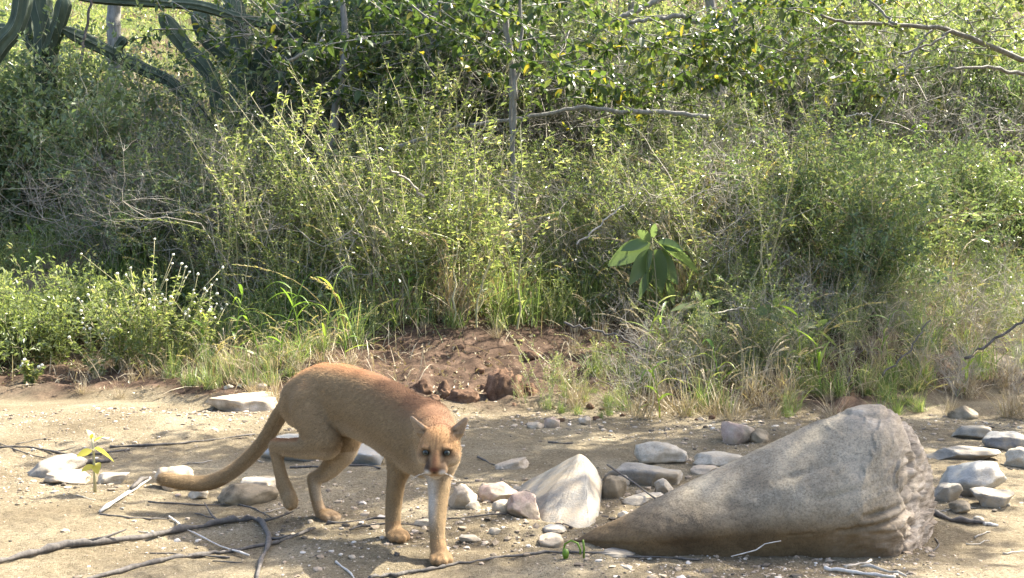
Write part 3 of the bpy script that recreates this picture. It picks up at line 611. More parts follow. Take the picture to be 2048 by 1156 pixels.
class Field:
    def __init__(s, lo, hi, h):
        s.lo = np.array(lo, float); s.h = h; s.n = np.ceil((np.array(hi) - lo) / h).astype(int) + 1
        s.f = np.full(s.n, 1.0, np.float32)
    def region(s, lo, hi):
        a = np.clip(((np.array(lo) - s.lo) / s.h).astype(int), 0, s.n); b = np.clip(((np.array(hi) - s.lo) / s.h).astype(int) + 2, 0, s.n)
        g = np.meshgrid(*[s.lo[k] + s.h * np.arange(a[k], b[k]) for k in range(3)], indexing='ij')
        return tuple(slice(a[k], b[k]) for k in range(3)), np.stack(g, -1)
    def blend(s, sl, d, k, sub=False):
        f = s.f[sl]; d = d.astype(np.float32)
        if sub:
            h = np.clip(.5 - .5 * (f + d) / k, 0, 1); s.f[sl] = f * (1 - h) + (-d) * h + k * h * (1 - h)
        else:
            h = np.clip(.5 + .5 * (d - f) / k, 0, 1); s.f[sl] = d * (1 - h) + f * h - k * h * (1 - h)
    def cone(s, a, b, ra, rb, k=.02, sq=None, amt=1., sub=False):
        """round cone; sq = axis along which it is narrowed to amt"""
        a, b = np.array(a, float), np.array(b, float); m = max(ra, rb) + k * 1.6 + .01
        sl, p = s.region(np.minimum(a, b) - m, np.maximum(a, b) + m)
        ab = b - a; L2 = max(ab @ ab, 1e-9); v = p - a; t = np.clip((v @ ab) / L2, 0, 1); q = v - t[..., None] * ab
        if sq is not None:
            sq = nrm(sq); qs = q @ sq; q = q + (qs * (1 / amt - 1))[..., None] * sq
        r = ra + (rb - ra) * (t * t * (3 - 2 * t) if False else t); ln = np.linalg.norm(q, axis=-1); d = ln - r
        if sq is not None: d = d * np.where(ln > 1e-6, np.clip(np.linalg.norm(v - t[..., None] * ab, axis=-1) / np.maximum(ln, 1e-6), amt, 1), amt)
        s.blend(sl, d, k, sub)
    def ell(s, c, rad, ax, k=.02, sub=False):
        c = np.array(c, float); ax = np.array(ax, float); m = max(rad) + k * 1.6 + .01
        sl, p = s.region(c - m, c + m); q = (p - c) @ ax.T; rad = np.array(rad)
        k0 = np.linalg.norm(q / rad, axis=-1); k1 = np.linalg.norm(q / rad ** 2, axis=-1)
        s.blend(sl, k0 * (k0 - 1) / np.maximum(k1, 1e-6), k, sub)
    def chain(s, pts, rads, k=.02, sq=None, amt=1., n=6):
        pts = np.array(pts, float); m = len(pts); t = np.linspace(0, m - 1, (m - 1) * n + 1); i = np.clip(t.astype(int), 0, m - 2); u = (t - i)[:, None]
        p0 = pts[np.maximum(i - 1, 0)]; p1 = pts[i]; p2 = pts[i + 1]; p3_ = pts[np.minimum(i + 2, m - 1)]
        c = .5 * (2 * p1 + (p2 - p0) * u + (2 * p0 - 5 * p1 + 4 * p2 - p3_) * u ** 2 + (3 * p1 - p0 - 3 * p2 + p3_) * u ** 3)
        r = np.interp(t, np.arange(m), rads)
        # evaluate the whole chain as one hard union first, so that blending does not inflate it
        mm = r.max() + k * 1.6 + .01; sl, p = s.region(c.min(0) - mm, c.max(0) + mm); d = np.full(p.shape[:-1], 9., np.float32)
        for j in range(len(c) - 1):
            ab = c[j + 1] - c[j]; v = p - c[j]; tt = np.clip((v @ ab) / max(ab @ ab, 1e-9), 0, 1); q = v - tt[..., None] * ab
            if sq is not None: q = q + ((q @ sq) * (1 / amt - 1))[..., None] * sq
            d = np.minimum(d, np.linalg.norm(q, axis=-1) - (r[j] + (r[j + 1] - r[j]) * tt))
        s.blend(sl, d, k)

def puma():
    J = P
    lo, hi = (-1.72, 4.48, -.06), (-.12, 5.78, .74)
    A = Field(lo, hi, .005)
    hd = nrm([.72, -.69, 0]); rt = np.array([-.69, -.72, 0]); up = np.array([0, 0, 1.])
    # trunk: rump, loin, belly, chest, shoulder hump
    A.chain([J(606, 806, 5.47), J(640, 796, 5.42), J(690, 801, 5.32), J(745, 818, 5.20), J(800, 848, 5.08), J(850, 880, 4.96)],
            [.120, .139, .146, .149, .148, .132], .02, rt, .72)
    A.chain([J(800, 858, 5.10), J(846, 886, 4.98), J(872, 902, 4.90)], [.128, .140, .110], .03, rt, .78)      # deep chest
    A.chain([J(650, 752, 5.42), J(700, 762, 5.33), J(760, 792, 5.20)], [.045, .050, .045], .04)             # arched spine
    A.cone(J(822, 832, 5.03), J(846, 905, 4.99), .066, .056, .022)                                             # right shoulder blade
    A.cone(J(868, 838, 4.98), J(884, 905, 4.86), .058, .052, .035)                                             # left shoulder blade
    # neck to the head
    hc = J(879, 893, 4.62)
    A.chain([J(852, 852, 4.98), J(868, 866, 4.84), hc + [0, .04, 0]], [.105, .090, .072], .03)
    A.chain([J(862, 900, 4.92), J(872, 908, 4.80), hc + [0, .03, -.02]], [.085, .072, .055], .03)
    # hind leg, near (right) one: lifted
    hipR = J(622, 815, 5.36)
    A.chain([hipR, J(634, 855, 5.29), J(650, 884, 5.25)], [.108, .090, .066], .03, rt, .72)
    A.chain([J(652, 887, 5.25), J(606, 896, 5.31), J(556, 893, 5.37)], [.064, .044, .031], .025)
    A.chain([J(553, 893, 5.37), J(556, 925, 5.35), J(567, 968, 5.33)], [.031, .026, .027], .015)
    A.chain([J(567, 968, 5.33), J(577, 992, 5.31), J(583, 1003, 5.28)], [.029, .034, .026], .012)
    # hind leg, far (left) one: planted
    A.chain([J(650, 820, 5.46), J(680, 868, 5.42), J(686, 900, 5.40)], [.10, .085, .062], .03, rt, .75)
    A.chain([J(692, 878, 5.39), J(676, 915, 5.41), J(654, 942, 5.44), J(629, 957, 5.46)], [.066, .056, .041, .029], .022)
    A.chain([J(627, 957, 5.46), J(632, 995, 5.44), J(643, 1030, 5.42)], [.030, .024, .027], .014)
    # front legs
    A.chain([J(822, 880, 5.04), J(803, 925, 5.06), J(792, 965, 5.05), J(787, 1010, 5.05), J(786, 1045, 5.04), J(787, 1062, 5.03)], [.070, .058, .039, .033, .031, .034], .02)
    A.chain([J(876, 895, 4.90), J(878, 950, 4.86), J(877, 995, 4.82), J(874, 1045, 4.76), J(875, 1080, 4.73), J(878, 1100, 4.71)], [.066, .050, .038, .033, .030, .032], .02)
    # paws with toes
    def paw(c, fw, r=.022, w_=.021, ln=.035):
        fw = nrm(np.array([fw[0], fw[1], 0])); sd = np.array([fw[1], -fw[0], 0]); c = np.array(c)
        A.ell(c, (.038, .042, .026), (sd, fw, up), .012)
        for k, o in enumerate((-1.5, -.5, .5, 1.5)):
            b = c + sd * o * w_ * .92 + fw * (.018 if abs(o) < 1 else .008); t = b + fw * ln * (1 if abs(o) < 1 else .8) - up * .006
            A.cone(b, t, .0160, .0150, .003)
    gz = lambda p, z=.024: np.array([p[0], p[1], float(hgt(p[0], p[1])) + z])
    paw(gz(J(794, 1068, 5.00)), (.35, -.9)); paw(gz(J(882, 1104, 4.69)), (.12, -1)); paw(gz(J(655, 1040, 5.39)), (.75, -.65))
    A.ell(J(580, 1002, 5.28), (.030, .030, .040), (rt, hd, up), .012)
    for o in (-1, 0, 1): A.cone(J(580, 1000, 5.28) + rt * o * .018, J(584, 1013, 5.26) + rt * o * .018, .013, .010, .006)
    # tail
    A.chain([J(596, 790, 5.50), J(566, 822, 5.55), J(531, 878, 5.58), J(493, 921, 5.60), J(454, 950, 5.60), J(414, 966, 5.60), J(371, 965, 5.58), J(328, 958, 5.55)],
            [.046, .036, .033, .0335, .034, .034, .034, .030], .02)
    # smooth the coarse body a touch, then the head
    hF = nrm([-.10, -1, -.20]); hX = nrm(np.cross(hF, up)) * 1.0; hX = hX if hX[0] > 0 else -hX; hU = np.cross(hX, hF); hU = hU if hU[2] > 0 else -hU
    L = lambda x, f, u: hc + hX * x + hF * f + hU * u
    ax = (hX, hF, hU)
    A.ell(L(0, .0, .004), (.077, .082, .070), ax, .02)
    A.ell(L(0, -.01, .026), (.058, .066, .052), ax, .02)
    for sg in (-1, 1):
        A.ell(L(sg * .045, .026, -.026), (.038, .046, .038), ax, .018)
        A.ell(L(sg * .036, .066, .019), (.022, .017, .010), ax, .010)
        A.ell(L(sg * .022, .104, -.052), (.023, .026, .020), ax, .008)
    A.cone(L(0, .045, -.030), L(0, .100, -.048), .046, .030, .018)
    A.cone(L(0, .050, .018), L(0, .118, -.030), .026, .0165, .012)
    A.ell(L(0, .128, -.036), (.014, .009, .009), ax, .006)
    A.ell(L(0, .100, -.076), (.019, .020, .014), ax, .008)
    for sg in (-1, 1):
        A.ell(L(sg * .040, .085, .005), (.017, .014, .010), ax, .005, sub=True)
        A.cone(L(0, .14, -.051), L(sg * .03, .118, -.066), .003, .003, .004, sub=True)
        # ears
        eb = L(sg * .064, -.016, .052); et = L(sg * .102, -.010, .106); nn = nrm(hF * .93 + hX * sg * .35)
        A.cone(eb, et, .030, .011, .010, nn, .5)
        A.cone(eb + nn * .015 + hX * sg * .003, et + nn * .010 - (et - eb) * .18, .019, .004, .004, nn, .55, sub=True)
    V, Q = surface_nets(A.f, A.lo, A.h)
    # keep only the surface, relax once to hide the grid
    nbs = np.concatenate([Q[:, [0, 1]], Q[:, [1, 2]], Q[:, [2, 3]], Q[:, [3, 0]]])
    hl = (V - hc) @ np.array(ax).T; nearhead = (np.abs(hl) < [.13, .16, .14]).all(1)
    for _ in range(3):
        acc = np.zeros_like(V); ct = np.zeros(len(V)); 
        for a, b in ((0, 1), (1, 0)): np.add.at(acc, nbs[:, a], V[nbs[:, b]]); np.add.at(ct, nbs[:, a], 1)
        kp = np.where(nearhead | (V[:, 2] < .085), .25, .7)[:, None]; V = V * (1 - kp) + kp * acc / ct[:, None]
    Nn = np.zeros_like(V); fn = np.cross(V[Q[:, 2]] - V[Q[:, 0]], V[Q[:, 3]] - V[Q[:, 1]])
    for k in range(4): np.add.at(Nn, Q[:, k], fn)
    Nn = nrm(Nn)
    # muscle undulation under the coat
    V = V + Nn * ((~nearhead) * (.0022 * fbm(V * 11, 2, 3)))[:, None]
    # --- coat colour (fur pigment, plus painted shade on nape and under the chin)
    l = lambda r, g, b: np.array(s2l((r, g, b)))
    tawny, back, cream, white, dark, rust = l(134, 113, 82), l(146, 90, 50), l(168, 152, 126), l(196, 188, 174), l(34, 26, 22), l(146, 110, 72)
    def mix(c, d, w_): return c + (d - c) * np.clip(w_, 0, 1)[:, None]
    col = np.tile(tawny, (len(V), 1)); 
    col = mix(col, back, (Nn[:, 2] - .62) / .38 * (V[:, 2] > .3) * .8)                                 # darker dorsal stripe
    col = mix(col, cream, (-Nn[:, 2] - .25) / .6 * (V[:, 2] > .12))                                # pale belly
    col = mix(col, l(98, 72, 52), np.clip((Nn[:, 2] - .25) / .5, 0, 1) * np.clip((V[:, 0] + .72) / .22, 0, 1) * (V[:, 2] > .36) * .75)       # nape darkened to paint in the shade behind the head
    nzs = fbm(V * 6, 3, 5)[:, None]; col = col * (1 + .07 * nzs)
    pj = proj((V[:, 0], V[:, 1], V[:, 2])) if False else None
    px_ = 1024 + F * V[:, 0] / V[:, 1]
    # white inner side of legs, chest, throat
    left = -(V - J(876, 960, 4.85)) @ rt
    inner = (Nn @ rt)
    fl = np.abs(px_ - 876) < 34
    lowF = (V[:, 1] < 4.97) & (V[:, 1] > 4.60) & (V[:, 2] < .37) & (V[:, 2] > .09) & ~nearhead
    col = mix(col, white, lowF * np.clip(-(Nn @ np.array([1., .1, 0])) * 1.5 + .1, 0, 1) * np.clip(1.7 - np.abs(px_ - 868) / 15, 0, 1) * .85 * np.clip((V[:, 2] - .09) / .10, 0, 1))
    thr = np.exp(-((V - J(868, 925, 4.82)) ** 2).sum(1) / .075 ** 2); col = mix(col, cream, thr * .8 * (hl[:, 1] < .06))
    hfar = (V[:, 1] > 5.33) & (V[:, 2] < .30) & (px_ > 612) & (px_ < 740)
    col = mix(col, cream, hfar * np.clip(Nn @ np.array([.8, -.6, 0]) * 1.4, 0, 1) * .9)
    col = mix(col, rust, ((V[:, 2] < .07) * .35))
    th = (px_ < 345) & (V[:, 1] > 5.4); col = mix(col, dark, np.clip((338 - px_) / 25, 0, 1) * .35 * (V[:, 1] > 5.4))
    # face
    x, f, u = hl.T; face = nearhead & (f > -.05)
    gs = lambda cx, cf, cu, sx, sf, su, p=1.: np.exp(-(((x - cx) / sx) ** 2 + ((f - cf) / sf) ** 2 + ((u - cu) / su) ** 2) ** p)
    hcol = mix(col, rust, nearhead * np.clip((f + .03) / .06, 0, 1) * .75 * (u > -.07) * .85)
    hcol = mix(hcol, l(205, 160, 108), gs(0, .06, .05, .06, .05, .03) * .6)
    for sg in (-1, 1):
        hcol = mix(hcol, cream, gs(sg * .060, .05, -.042, .030, .06, .026) * 1.0)
        hcol = mix(hcol, cream, gs(sg * .024, .09, -.008, .006, .03, .012) * .6)
        hcol = mix(hcol, dark, gs(sg * .040, .083, .004, .026, .04, .0175, 2) * 1.0)
        hcol = mix(hcol, dark, gs(sg * .024, .085, .022, .004, .03, .012) * .7)
        hcol = mix(hcol, dark, gs(sg * .026, .095, -.034, .019, .06, .026, 2) * (.95 if sg < 0 else .7))
        hcol = mix(hcol, dark, gs(sg * .062, .07, -.012, .02, .03, .010) * .45)
        hcol = mix(hcol, white, gs(sg * .027, .12, -.055, .013, .03, .011, 2) * 1.)
        nn = nrm(hF * .93 + hX * sg * .35); er = (x * sg > .056) & (u > .048) & (f > -.05) & (Nn @ nn > .2)
        hcol = mix(hcol, l(150, 138, 122), er * .6)
        hcol = mix(hcol, dark, gs(sg * .058, .0, .062, .009, .05, .007) * .75)
    hcol = mix(hcol, l(98, 64, 44), gs(0, .115, -.015, .012, .05, .03) * .8)
    hcol = mix(hcol, dark, gs(0, .07, .045, .0035, .05, .025) * .6 + gs(.013, .07, .05, .003, .05, .016) * .4 + gs(-.013, .07, .05, .003, .05, .016) * .4)
    hcol = mix(hcol, l(84, 46, 38), gs(0, .133, -.040, .017, .014, .011, 2) * .95)
    hcol = mix(hcol, dark, gs(0, .13, -.053, .008, .02, .006, 2) * .9)
    hcol = mix(hcol, white, gs(0, .105, -.080, .022, .03, .008) * .7); hcol = mix(hcol, l(96, 76, 58), gs(0, .07, -.100, .05, .05, .012) * .8)  # pale chin; the brown below it paints the chin's shadow
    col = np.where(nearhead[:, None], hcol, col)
    # --- short fur: thin tapering hairs rooted on the skin
    r = np.random.default_rng(3); NF = 150000; ar = np.linalg.norm(fn, axis=1); fi = r.choice(len(Q), NF, p=ar / ar.sum())
    wts = r.dirichlet([1, 1, 1, 1], NF); root = (V[Q[fi]] * wts[..., None]).sum(1); hn = nrm(Nn[Q[fi, 0]])
    hcol2 = col[Q[fi, 0]] * (1 + .16 * r.normal(0, 1, (NF, 1))).clip(.5, 1.6)
    flow = nrm(-hd * 1. + np.array([0, 0, -.8])); hq = hl[Q[fi, 0]]; nh = nearhead[Q[fi, 0]]
    fl_ = np.tile(flow, (NF, 1)); fl_[nh] = nrm(-hF * .6 + nrm(root[nh] - L(0, .1, 0)) * .6)
    tl = (px_[Q[fi, 0]] < 590) & (root[:, 1] > 5.45); fl_[tl] = nrm([-1, 0, -.4])
    lg = (root[:, 2] < .28); fl_[lg & ~tl & ~nh] = [0, 0, -1]
    fl_ = nrm(fl_ - hn * (fl_ * hn).sum(1, keepdims=True)); ln = np.where(nh, .0042, np.where(tl, .013, np.where(lg, .008, .012))) * r.uniform(.6, 1.3, NF)
    ln = np.where(nh & (hq[:, 1] > .07), .0025, ln)
    tip = root + (fl_ * .8 + hn * .42 + r.normal(0, .15, (NF, 3))) * ln[:, None]; sd = nrm(np.cross(fl_, hn)) * .0009
    FV = np.stack([root - sd - hn * .001, root + sd - hn * .001, tip], 1).reshape(-1, 3)
    base = np.array([*G(740, 1080)[:2], 0.]); mb = MB()
    mb.add(V - base, Q); mb.add(FV - base, None, np.arange(NF * 3).reshape(-1, 3))
    m, t, b, out = newmat('puma_coat'); ca = nd(t, 'ShaderNodeAttribute', attribute_name='coat'); tc = t.nodes.new('ShaderNodeTexCoord')
    n = nd(t, 'ShaderNodeTexNoise', Scale=160., Detail=3.); t.links.new(tc.outputs['Object'], n.inputs[0])
    rr = ramp(t, [(.3, (.82, .82, .82)), (.7, (1.12, 1.12, 1.12))], n.outputs[0])
    mx = nd(t, 'ShaderNodeMix', data_type='RGBA', blend_type='MULTIPLY'); mx.inputs[0].default_value = 1.
    t.links.new(ca.outputs['Color'], mx.inputs[6]); t.links.new(rr.outputs[0], mx.inputs[7]); t.links.new(mx.outputs[2], b.inputs['Base Color'])
    b.inputs['Roughness'].default_value = .75; b.inputs['Specular IOR Level'].default_value = .2
    b.inputs['Sheen Weight'].default_value = .25; b.inputs['Sheen Roughness'].default_value = .4; b.inputs['Sheen Tint'].default_value = (1, .7, .4, 1)
    root_o = bpy.data.objects.new('puma', None); C.objects.link(root_o); root_o.location = base
    tag(root_o, 'tawny puma walking over the sand with one hind paw lifted, facing the camera', 'puma')
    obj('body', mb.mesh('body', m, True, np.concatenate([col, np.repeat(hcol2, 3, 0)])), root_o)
    em, et_, eb_, _ = newmat('eye'); eb_.inputs['Roughness'].default_value = .15; eb_.inputs['Specular IOR Level'].default_value = .35
    lw = et_.nodes.new('ShaderNodeTexCoord'); gr = nd(et_, 'ShaderNodeVectorMath', operation='LENGTH'); 
    mp = nd(et_, 'ShaderNodeVectorMath', operation='MULTIPLY'); mp.inputs[1].default_value = (1, 0, 1); et_.links.new(lw.outputs['Object'], mp.inputs[0]); et_.links.new(mp.outputs[0], gr.inputs[0])
    er = ramp(et_, [(.0, (.01, .01, .01)), (.0042, (.01, .01, .01)), (.0052, (.17, .21, .17)), (.0088, (.02, .025, .02))], gr.outputs['Value']); et_.links.new(er.outputs[0], eb_.inputs[0])
    wm, _, wb, _ = newmat('whisker'); wb.inputs['Base Color'].default_value = (.8, .78, .72, 1)
    for sg in (-1, 1):
        bm = bmesh.new(); bmesh.ops.create_uvsphere(bm, u_segments=24, v_segments=16, radius=.0115); me = bpy.data.meshes.new('eye'); bm.to_mesh(me); bm.free()
        for p_ in me.polygons: p_.use_smooth = True
        me.materials.append(em); o = obj('eye', me, root_o, L(sg * .0395, .0752, .004) - base)
        o.rotation_euler = (math.atan2(CAM[2] - hc[2], hc[1]) * -.6, 0, 0)
        wk = MB()
        for q in range(3):
            a = L(sg * .026, .118, -.052 - .004 * q); dr = hX * sg * (.9) + hF * .25 + hU * (-.35 + .14 * q)
            tube(wk, [a - base, a + dr * .035 - base, a + dr * .07 - hU * .008 - base], [.0004, .0003, .0001], 4)
        obj('whiskers', wk.mesh('whiskers', wm), root_o)
puma()

# ---------------------------------------------------------------- vegetation
UP = np.array([0, 0, 1.])
def rdir(r, n, up=.0, sp=1.):
    v = r.normal(0, 1, (n, 3)) * sp; v[:, 2] += up; return nrm(v)
def branchy(r, base, d, L, rad, mb, lv, gnarl=.25, nsub=4, upb=.1, segs=6, out=None, sides=4):
    """recursive branch; collects tip points for leaves"""
    p = np.array(base, float); d = nrm(d); pts = [p.copy()]; st = L / segs
    for k in range(segs):
        d = nrm(d + r.normal(0, gnarl, 3) * .6 + UP * upb * .3); p = p + d * st; pts.append(p.copy())
    pts = np.array(pts); tube(mb, pts, np.linspace(rad, rad * .35, segs + 1), sides if lv > 0 else 3, r.random(), False)
    if out is not None:
        for k in range(1 if lv == 0 else segs // 2, segs + 1): out.append((pts[k], nrm(pts[k] - pts[k - 1])))
    if lv > 0:
        for q in range(nsub):
            k = r.integers(max(1, segs // 4), segs + 1); t = nrm(pts[k] - pts[k - 1])
            nd_ = nrm(t * .6 + rdir(r, 1, .15)[0] * .9)
            branchy(r, pts[k], nd_, L * r.uniform(.4, .65), rad * .5, mb, lv - 1, gnarl, nsub, upb, max(3, segs - 1), out, sides)
def leafy_shrub(seed, h=1., spread=.55, leafL=.05, nleaf=2400, narrow=.5, stems=9):
    r = np.random.default_rng(seed); sm = MB(); out = []
    for k in range(stems):
        a = r.uniform(0, 6.28); e = r.uniform(.1, 1) * spread
        branchy(r, [r.normal(0, .05), r.normal(0, .05), -.03], [math.cos(a) * e, math.sin(a) * e, 1], h * r.uniform(.6, .95), .007, sm, 2, .22, 4, .12, 6, out)
    P_ = np.array([o[0] for o in out]); D_ = np.array([o[1] for o in out]); i = r.integers(0, len(P_), nleaf)
    lf = MB(); pos = P_[i] + r.normal(0, .018, (nleaf, 3)); d = nrm(D_[i] * .5 + rdir(r, nleaf, .1)); n = nrm(rdir(r, nleaf, .9))
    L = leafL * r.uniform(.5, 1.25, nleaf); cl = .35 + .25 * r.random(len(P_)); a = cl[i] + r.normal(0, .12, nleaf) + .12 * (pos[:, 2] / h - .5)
    leaf4(lf, pos, d, n, L, L * narrow, a); return sm, lf
def tall_herb(seed, h=1.1, stems=7, leafL=.038):
    r = np.random.default_rng(seed); sm, lf = MB(), MB()
    for k in range(stems):
        a = r.uniform(0, 6.28); e = r.uniform(0, .65); n = 10; hh = h * r.uniform(.45, 1.15); t = np.linspace(0, 1, n)
        b = r.normal(0, .12, 2); pts = np.stack([b[0] + math.cos(a) * e * t ** 1.5 * hh + r.normal(0, .008, n), b[1] + math.sin(a) * e * t ** 1.5 * hh + r.normal(0, .008, n), t * hh - .03], 1)
        tube(sm, pts, np.linspace(.0055, .002, n), 4, r.uniform(.4, 1), False)
        nl = int(hh * r.uniform(18, 60)); tt = .12 + .88 * r.random(nl) ** .8; pos = np.stack([np.interp(tt, t, pts[:, c]) for c in range(3)], 1)
        for q in range(7):
            tb = r.uniform(.25, .95); pb = np.array([np.interp(tb, t, pts[:, c]) for c in range(3)]); aa = r.uniform(0, 6.28); ll = r.uniform(.10, .38) * hh
            e_ = pb + np.array([math.cos(aa) * .5, math.sin(aa) * .5, .8]) * ll; tube(sm, [pb, (pb + e_) / 2 + [0, 0, -.01], e_], [.002, .0015, .001], 3, .6, False)
            u = r.random((14, 1)); pos = np.concatenate([pos, pb + (e_ - pb) * u])
        m = len(pos); ps = r.uniform(0, 6.28, m); d = np.stack([np.cos(ps), np.sin(ps), r.uniform(-.1, .9, m)], 1)
        L = leafL * r.uniform(.4, 1.2, m); leaf4(lf, pos, d, rdir(r, m, 1.2), L, L * .38, .5 + r.normal(0, .2, m))
    return sm, lf
def dry_shrub(seed, h=.9, stems=8):
    r = np.random.default_rng(seed); sm = MB()
    for k in range(stems):
        a = r.uniform(0, 6.28); e = r.uniform(.2, 1.1)
        branchy(r, [0, 0, -.03], [math.cos(a) * e, math.sin(a) * e, 1], h * r.uniform(.6, 1.1), .0075, sm, 3, .4, 4, .0, 6, None, 3)
    return sm, None
def grass_tuft(seed, h=.5, n=110, wd=.007, lean=.5, seeds=5):
    r = np.random.default_rng(seed); sm, lf = MB(), MB()
    b = r.normal(0, .05, (n, 3)) * [1, 1, 0]; a = r.uniform(0, 6.28, n); e = np.abs(r.normal(0, lean, n))
    d = np.stack([np.cos(a) * e, np.sin(a) * e, np.ones(n)], 1); L = h * r.uniform(.45, 1.2, n)
    blades(lf, b, d, L, wd * r.uniform(.6, 1.2, n), r.uniform(.15, .75, n), .45 + r.normal(0, .25, n), 6)
    for k in range(seeds):
        a = r.uniform(0, 6.28); e = r.uniform(.1, .5); t = np.linspace(0, 1, 10); hh = h * r.uniform(1., 1.7)
        pts = np.stack([math.cos(a) * e * hh * (t + .8 * t ** 3), math.sin(a) * e * hh * (t + .8 * t ** 3), hh * (t - .32 * t ** 3.)], 1)
        tube(lf, pts, np.linspace(.002, .001, 10), 3, .9, False)
        m = 46; tt = r.uniform(.68, 1, m); pos = np.stack([np.interp(tt, t, pts[:, c]) for c in range(3)], 1); tg = nrm(pts[-1] - pts[-3])
        leaf4(lf, pos, nrm(tg + rdir(r, m) * .45), rdir(r, m, 1), np.full(m, .022), np.full(m, .005), .85 + r.normal(0, .1, m))
    return lf, None
def broad_herb(seed, h=.8, stems=5, leafL=.11):
    r = np.random.default_rng(seed); sm, lf = MB(), MB()
    for k in range(stems):
        a = r.uniform(0, 6.28); e = r.uniform(.1, .8); n = 8; hh = h * r.uniform(.6, 1.1); t = np.linspace(0, 1, n)
        pts = np.stack([math.cos(a) * e * t * hh + r.normal(0, .01, n), math.sin(a) * e * t * hh + r.normal(0, .01, n), t * hh * (1 - .2 * t) - .03], 1)
        tube(sm, pts, np.linspace(.006, .002, n), 4, .4, False); m = int(16 * hh / .8) + 6; tt = r.uniform(.25, 1, m)
        pos = np.stack([np.interp(tt, t, pts[:, c]) for c in range(3)], 1); ps = r.uniform(0, 6.28, m); d = np.stack([np.cos(ps), np.sin(ps), r.uniform(-.2, .6, m)], 1)
        L = leafL * r.uniform(.5, 1.2, m); blades(lf, pos, d, L, L * .55, r.uniform(.2, .7, m), .5 + r.normal(0, .25, m), 4, 'leaf')
    return sm, lf

def col_of(px):
    for lim, t in ((130, 'at the far left'), (300, 'left of the puma tail'), (440, 'above the tail tip'), (560, 'above the tail bend'), (680, 'above the puma rump'),
                   (800, 'above the puma back'), (930, 'above the puma head'), (1060, 'right of the puma head'), (1220, 'above the pointed rock'), (1400, 'around the big leaved sapling'),
                   (1540, 'above the lower boulder slope'), (1700, 'above the upper boulder slope'), (1850, 'above the boulder top'), (1960, 'above the bluish quartz block')):
        if px < lim: return t
    return 'at the far right'
def row_of(py):
    return 'on the sand edge' if py > 720 else 'low on the bank' if py > 600 else 'on the lower bank' if py > 500 else 'midway up the bank' if py > 400 else 'on the upper bank' if py > 310 else 'high on the bank'
ORD = ['second', 'third', 'fourth', 'fifth', 'sixth', 'seventh', 'eighth', 'ninth', 'tenth', 'eleventh', 'twelfth', 'thirteenth', 'fourteenth', 'fifteenth', 'sixteenth', 'seventeenth', 'eighteenth', 'nineteenth', 'twentieth'] + ['further'] * 40
def single_out():
    d = {}
    for o in C.objects:
        if o.parent is None and 'lx' in o: d.setdefault(o['label'], []).append(o)
    for lab, L in d.items():
        L.sort(key=lambda o: o['lx'])
        for i, o in enumerate(L):
            if len(L) > 1: o['label'] = ('leftmost ' + lab) if i == 0 else ('rightmost ' + lab) if i == len(L) - 1 else lab + ' ' + ORD[i - 1] + ' from left'
            elif o['ht'] > 1.3: o['label'] = 'tall ' + lab
            elif o['ht'] < .6 and o['ht'] > 0: o['label'] = 'short ' + lab
            del o['lx']; del o['ht']
protos = {}
def make_kind(kind, nvar, fn, name, sm_mat, lf_mat):
    L = []
    for v in range(nvar):
        sm, lf = fn(v)
        L.append((sm.mesh(name + '_stems' if lf else name, M[sm_mat]), lf.mesh(name + '_leaves', M[lf_mat], False) if lf else None))
    protos[kind] = (name, L)
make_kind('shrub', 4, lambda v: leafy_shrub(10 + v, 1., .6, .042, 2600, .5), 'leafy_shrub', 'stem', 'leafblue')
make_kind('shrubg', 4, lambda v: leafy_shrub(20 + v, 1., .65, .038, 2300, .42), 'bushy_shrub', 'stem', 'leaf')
make_kind('shrubf', 4, lambda v: leafy_shrub(80 + v, 1., .8, .088, 1500, .42, 11), 'leafy_shrub', 'stem', 'herb')
make_kind('herb', 5, lambda v: tall_herb(30 + v), 'tall_herb', 'stem', 'herb')
make_kind('dry', 4, lambda v: dry_shrub(40 + v), 'dry_shrub', 'twig', 'straw')
make_kind('grass', 5, lambda v: grass_tuft(50 + v), 'grass_tuft', 'grass', 'grass')
make_kind('straw', 3, lambda v: grass_tuft(60 + v, .5, 90, .006, .8, 4), 'dry_grass_tuft', 'straw', 'straw')
make_kind('vine', 3, lambda v: broad_herb(90 + v, .9, 6, .10), 'yellow_leaved_plant', 'stem', 'broadgrass')
make_kind('broad', 4, lambda v: broad_herb(70 + v), 'broad_leaved_herb', 'stem', 'yleaf')
look = {'shrubf': ('low pale leafy shrub', 'shrub', 'low light green leafy shrubs'), 'shrub': ('bluish green leafy shrub', 'shrub', 'bluish green leafy shrubs on the bank'), 'shrubg': ('dark green bushy shrub', 'shrub', 'dark green bushy shrubs on the bank'),
        'herb': ('light green upright herb', 'herb', 'upright light green herbs on the bank'), 'dry': ('leafless grey twig bush', 'dry bush', 'leafless grey twig bushes'),
        'grass': ('arching green grass tuft', 'grass tuft', 'green grass tufts'), 'straw': ('dry straw grass tuft', 'grass tuft', 'dry straw grass tufts'),
        'broad': ('yellowing broad leaved plant', 'plant', 'broad leaved yellowing plants')}
look['vine'] = ('bright yellow leaved plant', 'plant', 'bright yellow leaved plants')
cnt = {}
